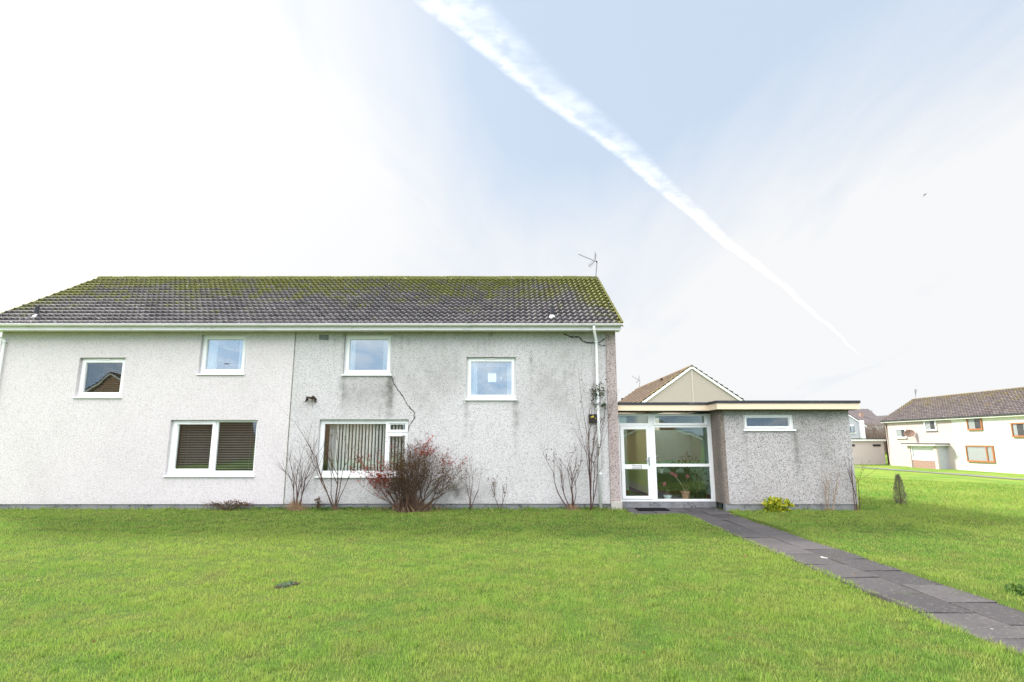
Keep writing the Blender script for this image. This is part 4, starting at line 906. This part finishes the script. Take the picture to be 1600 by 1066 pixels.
# its porch
for q in ((57.1, 56.75, -.003), (53.6, 53.2, -.85)): loc(MB().box(rl(q[0]), rl(q[1]), -1.0, q[2], -.4, 2.16), rh).build('porch_pier', M['pinkwhite'], rh)
mb = MB(); mb.box(rl(53.35), rl(53.2), -.845, -.003, -.4, 2.16); loc(mb, rh).build('porch_side_wall', M['farhouse'], rh)
mb = MB(); mb.box(rl(57.5), rl(52.8), -1.35, -.003, 2.28, 2.38); p0 = loc(mb, rh).build('porch_roof', M['felt'], rh); mb = MB(); mb.box(rl(57.45), rl(52.85), -1.32, -.004, 2.17, 2.278); loc(mb, rh).build('porch_fascia', M['verge'], rh)
mb = MB(); mb.box(rl(56.73), rl(53.62), -.92, -.78, -.4, .75); loc(mb, rh).build('porch_brick_panel', M['brick'], rh)
mb = MB(); hwall(mb, rl(56.73), rl(53.62), .752, 2.165, -.92, .08, [(rl(56.6), rl(53.72), .86, 2.06)]); pw = loc(mb, rh).build('porch_window', M['upvc'], rh)
mb = MB().box(rl(56.6), rl(53.72), -.885, -.875, .86, 2.06); loc(mb, rh).build('pane', M['glass'], pw); curtain(pw, rl(56.6), rl(53.72), .86, 2.06, -.83, .01, .3, m='blind', local=rh)
mb = MB(); mb.prism([(.35, .55), (.35, .10), (.0, -.06), (-.05, .02)], 0, 0, 0.01)
# rooflight
q = MB(); a = rl(46.4); b = rl(45.0); 
def rp(x, s1, h): return Vector((x, -.32 + s1 * c_, ze + s1 * s_)) + Vector((0, -s_, c_)) * h
for (x0_, x1_, s0_, s1_, h_) in ((a, b, 3.0, 4.1, .10),):
    q.quad(rp(x0_, s0_, h_), rp(x1_, s0_, h_), rp(x1_, s1_, h_), rp(x0_, s1_, h_)); 
    for (u0, v0, u1, v1) in ((x0_, s0_, x1_, s0_), (x1_, s0_, x1_, s1_), (x1_, s1_, x0_, s1_), (x0_, s1_, x0_, s0_)): q.quad(rp(u0, v0, 0), rp(u1, v1, 0), rp(u1, v1, h_), rp(u0, v0, h_))
loc(q, rh).build('rooflight', M['glasssky'], rh)
aerial((RX + .9 + hd - .9, RY1 - .15, RZ + zr_ + .1), 'tv_aerial', 'small television aerial at the left end of the far right house ridge', 1.25, R(60), .55)
aerial((13.0, 56.7, 7.2), 'tv_aerial', 'faint small aerial on the far end of the brown roof behind the extension', 1.5, R(20), .5)
# satellite dish
r = empty('satellite_dish', (RX - .3, 57.36, 2.4), 'brown oval satellite dish on the cream wall of the far right house', 'satellite dish')
mb = MB(); c0 = Vector((RX - .42, 57.35, 2.56)); nd = Vector((-.75, -.55, .30)).normalized(); uu = nd.cross(Vector((0, 0, 1))).normalized(); vv = uu.cross(nd)
for k in range(6):
    rr = .46 * k / 5 if k else .001
    for j in range(20): a = 6.2832 * j / 20; mb.v.append(tuple(c0 + uu * rr * math.cos(a) * 1.05 + vv * rr * math.sin(a) * .82 + nd * (rr * rr * .5)))
for k in range(5):
    for j in range(20): mb.f.append((k * 20 + j, k * 20 + (j + 1) % 20, (k + 1) * 20 + (j + 1) % 20, (k + 1) * 20 + j))
M['dish'] = plain('rusty brown dish', (.16, .10, .08), .7, .3, 8)
ob = mb.build('dish', M['dish'], r, smooth=True); sm_ = ob.modifiers.new('thick', 'SOLIDIFY'); sm_.thickness = .02
MB().tube([(RX - .004, 57.36, 2.45), (RX - .35, 57.36, 2.45), tuple(c0)], .025, 6).build('bracket', M['rust'], r); MB().tube([tuple(c0 - vv * .35), tuple(c0 + nd * .45 - vv * .2)], .015, 5).build('feed_arm', M['rust'], r)
# garages
gr_ = empty('garage_block', (36, 64, -.8), 'low cream flat roofed garage block beside the far right house', 'garage')
gx0, gx1 = 26.0, 42.2; mb = hwall(MB(), gx0, gx1, -1.4, 1.80, 64, .2, [(37.9, 39.05, 1.18, 1.42), (41.0, 42.0, 1.20, 1.42)] if False else [], None); mb.build('wall', M['pinkwhite'], gr_)
MB().box(gx0 + .0, gx1, 64.21, 70, -1.4, 1.79).build('rear_wall', M['pinkwhite'], gr_)
MB().box(gx0 - .1, gx1 + .15, 63.8, 70.1, 1.802, 2.02).build('fascia', M['verge'], gr_); MB().box(gx0 - .15, gx1 + .18, 63.76, 70.15, 2.022, 2.10).build('roof', M['felt'], gr_)
for (pa_, pb_) in ((1331, 1336), (1364, 1376.5)):
    xa, za = xy_at(pa_, 694.5, 63.95); xb, zb = xy_at(pb_, 697.5, 63.95); mb = MB().box(xa, xb, 63.95, 63.998, zb, za); mb.build('vent_slot', M['dark'], gr_)
xa, _ = xy_at(1386, 700, 64); MB().box(xa - .1, xa + .25, 63.9, 63.998, -1.4, 1.80).build('downpipe', M['rust'], gr_)
# thicket behind the garages
def thicket(name, label, x0, x1, y0, y1, zb, h, cnt):
    mb = MB(); rn = []
    for k in range(cnt):
        x = random.uniform(x0, x1); y = random.uniform(y0, y1); p_ = Vector((x, y, zb)); d = Vector((random.gauss(0, .12), random.gauss(0, .1), 1)); L = h * random.uniform(.6, 1.05); w_ = random.uniform(.02, .05)
        q = p_ + d * L; m_ = p_.lerp(q, .5) + Vector((random.gauss(0, .2), 0, 0)); i = len(mb.v)
        mb.v += [tuple(p_ - Vector((w_, 0, 0))), tuple(p_ + Vector((w_, 0, 0))), tuple(m_ + Vector((w_ * .7, 0, 0))), tuple(m_ - Vector((w_ * .7, 0, 0))), tuple(q)]; mb.f += [(i, i + 1, i + 2, i + 3), (i + 3, i + 2, i + 4)]; rn += [random.random()] * 5
        for j in range(5):
            b = p_.lerp(q, random.uniform(.3, .95)); e = b + Vector((random.gauss(0, .5), random.gauss(0, .3), random.uniform(.1, .7))); i = len(mb.v); mb.v += [tuple(b - Vector((.018, 0, 0))), tuple(b + Vector((.018, 0, 0))), tuple(e)]; mb.f.append((i, i + 1, i + 2)); rn += [random.random()] * 3
    o = mb.build(name, M['thicket'], attrs={'rnd': rn}); tag(o, label, 'thicket', kind='stuff')
thicket('bare_thicket', 'dense bare brown trees behind the far garages', 47, 66, 86, 96, .2, 4.6, 2600)
# far white houses on the rise
def farhouse(name, label, x, y, z, L, D, ev, rf, wm_, tm_='tilesfar'):
    r = empty(name, (x, y, z), label, 'house', 'distant houses beyond the garages'); MB().box(x, x + L, y, y + D, z - 3, z + ev).build('walls', M[wm_], r)
    mb = MB().prism([(y - .4, z + ev + .003), (y + D + .4, z + ev + .003), (y + D / 2, z + ev + rf)], 0, x - .3, x + L + .3); nvv = len(mb.v)
    mb.build('roof', M[tm_], r, attrs={'up': [.2] * nvv, 'tid': [.3] * nvv, 'edge': [0.0] * nvv})
    for k in range(int(L // 3.2)): MB().box(x + 1 + 3.2 * k, x + 2.2 + 3.2 * k, y - .05, y - .004, z + ev - 1.7, z + ev - .6).build('window', M['dark'], r)
    MB().box(x + L * .3, x + L * .3 + .9, y + D / 2 - .4, y + D / 2 + .4, z + ev + rf - .4, z + ev + rf + .9).build('chimney', M['brick'], r)
farhouse('distant_house', 'long white distant house with dark roof, nearest beyond the bare thicket', 92, 150, 2.6, 13, 8, 3.4, 2.6, 'whitewall')
farhouse('distant_house', 'small distant white house with orange brown gable higher on the rise', 128, 215, 8.2, 12, 9, 3.0, 3.2, 'whitewall')
farhouse('distant_house', 'distant pale house at the left foot of the far hill', 112, 190, 5.2, 10, 9, 3.0, 2.6, 'beige')
r = empty('radio_mast', (250, 385, 20), 'thin distant radio mast on the far hill', 'mast'); xm, zm = xy_at(1362, 641, 385); MB().tube([(xm, 385, 14), (xm, 385, zm)], [.5, .25], 6).build('mast_pole', M['steel'], r)
MB().box(xm - 1.6, xm + 1.6, 384.8, 385.2, zm - 6, zm - 5).build('antenna_array', M['steel'], r); r.location = (xm, 385, 14)
for c in r.children: c.matrix_parent_inverse = Matrix.Identity(4); c.data.transform(Matrix.Translation(Vector((250, 385, 20)) - Vector((xm, 385, 14))))
# opposite buildings (seen as reflections in the panes)
gable_house('opposite_house', 'tan gabled house with white barge boards mirrored in the upper left window', (-30.5, -12, 0), math.pi, 16, 7.6, 4.3, 34, M['oppo'], M['tilesbrown'], samp=2)
gable_house('opposite_house', 'brown gabled house mirrored in the ground floor venetian blind window', (-19, -30, 0), math.pi, 16, 8.2, 4.0, 30, M['oppo'], M['tilesfar'], samp=2)
gable_house('opposite_garage', 'low tan garage with white barge boards mirrored in the porch glass', (14.5, -24, 0), math.pi, 7, 7.5, 2.1, 24, M['oppo'], M['tilesbrown'], samp=2)
# bird
bx, bz = xy_at(1445, 304.5, 90)
r = empty('gull', (bx, 90, bz), 'tiny dark gull gliding in the sky at the upper right', 'bird')
mb = MB(); mb.tube([(bx - .22, 90, bz - .02), (bx - .08, 90, bz), (bx + .08, 90, bz + .01), (bx + .2, 90, bz)], [.02, .07, .06, .015], 8)
mb.v += [(bx - .06, 90, bz + .03), (bx + .06, 90, bz + .03), (bx + .22, 89.9, bz + .20), (bx + .16, 89.9, bz + .22), (bx + .42, 89.8, bz + .22)]; i = len(mb.v) - 5; mb.f += [(i, i + 1, i + 2, i + 3), (i + 3, i + 2, i + 4)]
mb.v += [(bx - .06, 90, bz + .0), (bx + .06, 90, bz + .0), (bx - .14, 90.1, bz - .20), (bx - .20, 90.1, bz - .18), (bx - .30, 90.2, bz - .40)]; i = len(mb.v) - 5; mb.f += [(i, i + 1, i + 2, i + 3), (i + 3, i + 2, i + 4)]
ob = mb.build('body', M['felt'], r); s_ = ob.modifiers.new('t', 'SOLIDIFY'); s_.thickness = .02
# ================================================================== LAWN DETAIL
mb = MB(); n = 22; ring_ = []   # worn hollow with clover and stones
pc = Vector((-2.82, 7.33, 0)); prz = []
for k in range(n):
    a = 6.2832 * k / n; rr = 1 + .22 * math.sin(3 * a + 1) + .12 * math.sin(5 * a); prz.append((pc.x + .11 * rr * math.cos(a) + .06 * math.sin(a), pc.y + .19 * rr * math.sin(a) + .06 * math.cos(a)))
zc_ = zg(pc.x, pc.y) + .004
mb.v = [(x, y, zc_ + .004) for x, y in prz] + [(pc.x, pc.y, zc_ - .002)]; mb.f = [(k, (k + 1) % n, n) for k in range(n)]
tag(mb.build('bare_earth', M['soil']), kind='structure')
lm = MB(); rn = []
for k in range(70):
    a = random.uniform(0, 6.28); q = random.random() ** .6; leafquad(lm, rn, (pc.x + .10 * q * math.cos(a), pc.y + .13 * q * math.sin(a), zc_ + .01), .035, .1)
M['clover'] = leafm('clover', (.07, .12, .06), (.17, .24, .15)); r = empty('clover_patch', (pc.x, pc.y, zc_), 'pale clover leaves in the small worn hollow of the front lawn', 'clover'); lm.build('leaves', M['clover'], r, attrs={'rnd': rn})
def excluded(x, y):
    e = (y > 14.98) & (x > XL - .1) & (x < 2.9)
    e |= (x > 4.27) & (x < 5.31) & (y < 14.62) & (y > -5)
    e |= (x > 3.0) & (x < 5.44) & (y > 14.05)
    e |= (x > 5.4) & (x < 8.88) & (y > 14.66) & (y < 20)
    e |= (y > 14.98) & (x >= 2.8) & (x < 5.6) & (y < 20)
    e |= ((x - pc.x) / .13) ** 2 + ((y - pc.y) / .22) ** 2 < 1
    return e
hollows = [(rng.uniform(-7, 6) * (.5 + yy / 9), yy, rng.uniform(.03, .09)) for yy in rng.uniform(4.4, 12, 90)]
def blades(areas):
    VX = []; RN = []; 
    for (x0, x1, y0, y1, dens, hgt, wd) in areas:
        n = int((x1 - x0) * (y1 - y0) * dens); x = rng.uniform(x0, x1, n); y = rng.uniform(y0, y1, n)
        # only inside a widened view wedge
        k = (np.abs(x) < y * 1.02 + 1.2) & ~excluded(x, y); x = x[k]; y = y[k]
        # patchy density
        wx_ = x + .3 * np.sin(y * 3.1 + x); wy0 = y + .3 * np.sin(x * 2.7 - y); cl_ = np.sin(wx_ * 13 + 2 * np.sin(wy0 * 7)) * np.sin(wy0 * 17 + 2 * np.sin(wx_ * 9)); pn_ = .75 * cl_ + .7 * np.sin(x * 2.3 + 1.7 * np.sin(y * 1.9)) * np.sin(y * 2.9 + 1.3 * np.sin(x * 2.1)) + .6 * np.sin(x * 6.1 + y * 3.7) * np.sin(y * 7.3 - x * 2)
        for (hx, hy, hr_) in hollows: pn_ = pn_ - 2.2 * np.exp(-(((x - hx) / (hr_ * 1.7)) ** 2 + ((y - hy) / hr_) ** 2))
        k = rng.random(len(x)) < np.clip(.74 + .34 * pn_, .12, 1); x, y, pn_ = x[k], y[k], pn_[k]; n = len(x)
        z = zground(x, y); z = np.where(((x > 4.2) & (x < 4.3)) | ((x > 5.3) & (x < 5.4)) , .0, z)
        edge = ((np.abs(x - 4.24) < .09) | (np.abs(x - 5.36) < .12)) & (y < 14.4); walled = (y > 14.75) | ((y > 14.45) & (x > 5.5) & (x < 9))
        h = hgt * rng.uniform(.55, 1.25, n) * np.clip(1 + .30 * pn_, .5, 1.6) * np.where(edge, 1.3, 1) * np.where(walled, 1.35, 1)
        a = rng.uniform(0, 2 * np.pi, n); lean = rng.uniform(.15, .85, n) * h; b = rng.uniform(0, 2 * np.pi, n)
        wx = np.cos(a) * wd * .5; wy_ = np.sin(a) * wd * .5; lx = np.cos(b) * lean; ly = np.sin(b) * lean
        v = np.empty((n, 5, 3)); v[:, 0] = np.stack([x - wx, y - wy_, z - .005], 1); v[:, 1] = np.stack([x + wx, y + wy_, z - .005], 1)
        v[:, 2] = np.stack([x + wx * .8 + lx * .35, y + wy_ * .8 + ly * .35, z + h * .6], 1); v[:, 3] = np.stack([x - wx * .8 + lx * .35, y - wy_ * .8 + ly * .35, z + h * .6], 1); v[:, 4] = np.stack([x + lx, y + ly, z + h], 1)
        VX.append(v); RN.append(rng.random(n))
    # coarse tufts that the mower missed
    for q in range(750):
        cy_ = 4.2 + 6 * rng.random() ** 1.6; cx_ = rng.uniform(-.95, .95) * cy_ + .35 * cy_ * rng.random(); n = int(rng.integers(14, 40)); sg = rng.uniform(.02, .07)
        x = rng.normal(cx_, sg, n); y = rng.normal(cy_, sg, n); k = ~excluded(x, y); x, y = x[k], y[k]; n = len(x)
        if n < 2: continue
        z = zground(x, y); h = rng.uniform(.028, .062, n); a = rng.uniform(0, 2 * np.pi, n); b = rng.uniform(0, 2 * np.pi, n); lean = rng.uniform(.2, .8, n) * h
        wx = np.cos(a) * .003; wy_ = np.sin(a) * .003; lx = np.cos(b) * lean; ly = np.sin(b) * lean; v = np.empty((n, 5, 3))
        v[:, 0] = np.stack([x - wx, y - wy_, z - .005], 1); v[:, 1] = np.stack([x + wx, y + wy_, z - .005], 1); v[:, 2] = np.stack([x + wx * .8 + lx * .35, y + wy_ * .8 + ly * .35, z + h * .6], 1)
        v[:, 3] = np.stack([x - wx * .8 + lx * .35, y - wy_ * .8 + ly * .35, z + h * .6], 1); v[:, 4] = np.stack([x + lx, y + ly, z + h], 1); VX.append(v); RN.append(rng.uniform(*((0, .35) if q % 3 == 0 else (.45, 1)), n))
    v = np.concatenate(VX); n = len(v); rn = np.repeat(np.concatenate(RN), 5)
    me = bpy.data.meshes.new('grass'); me.vertices.add(n * 5); me.vertices.foreach_set('co', v.reshape(-1).astype(np.float32))
    base = np.arange(n)[:, None] * 5; quads = base + np.array([[0, 1, 2, 3]]); tris = base + np.array([[3, 2, 4]])
    idx = np.concatenate([np.concatenate([quads, tris], 1)]).reshape(-1); me.loops.add(len(idx)); me.loops.foreach_set('vertex_index', idx.astype(np.int32))
    st = (np.arange(n)[:, None] * 7 + np.array([[0, 4]])).reshape(-1); me.polygons.add(n * 2); me.polygons.foreach_set('loop_start', st.astype(np.int32))
    me.update(calc_edges=True); at = me.attributes.new('rnd', 'FLOAT', 'POINT'); at.data.foreach_set('value', rn.astype(np.float32)); me.materials.append(M['grass'])
    o = bpy.data.objects.new('grass', me); COL.objects.link(o); tag(o, 'mown green lawn grass around the house and path', 'grass', kind='stuff'); print('blades', n)
blades([(-6, 6.5, 3.6, 6.5, 5200, .031, .0038), (-9, 9, 6.5, 9, 3200, .031, .005), (-12, 12, 9, 12, 1900, .032, .007), (-16, 15, 12, 15, 1400, .034, .009),
        (5.3, 20, 15, 20, 500, .045, .014), (8.9, 28, 20, 30, 170, .05, .022), (-16, 2.9, 14.80, 14.99, 900, .06, .012), (5.5, 8.9, 14.5, 14.68, 900, .06, .012)])
# weeds and moss at the wall foot
lm = MB(); rn = []
for k in range(2600):
    x = random.choice([random.gauss(-4.6, .45), random.gauss(-2.6, .6), random.gauss(-6.0, .7), random.uniform(-8, 2.5), random.gauss(1.8, .4)]); 
    if x < -14 or x > 2.7: continue
    y = 14.97 - abs(random.gauss(0, .09)); leafquad(lm, rn, (x, y, random.uniform(.0, .07)), .04, .6)
tag(lm.build('wall_foot_weeds', M['leafgreen'], attrs={'rnd': rn}), 'low green weeds at the foot of the front wall', 'weeds', kind='stuff')
# fallen leaves scattered on lawn and path
lm = MB(); rn = []
for k in range(150):
    y = random.uniform(5, 14.7); x = random.gauss(0, .45) * y + (random.gauss(-2.5, 1.0) if k % 2 else 0)
    if abs(x) > 12: continue
    leafquad(lm, rn, (x, y if k % 2 == 0 else random.uniform(14.0, 14.8), zg(x, y) * (0 if 4.2 < x < 5.4 else 1) + .035), .04, .0)
M['leafbrown'] = leafm('fallen leaf', (.16, .08, .03), (.34, .24, .10), .1)
tag(lm.build('fallen_leaves', M['leafbrown'], attrs={'rnd': rn}), 'small brown fallen leaves scattered over the lawn and path', 'leaves', kind='stuff')
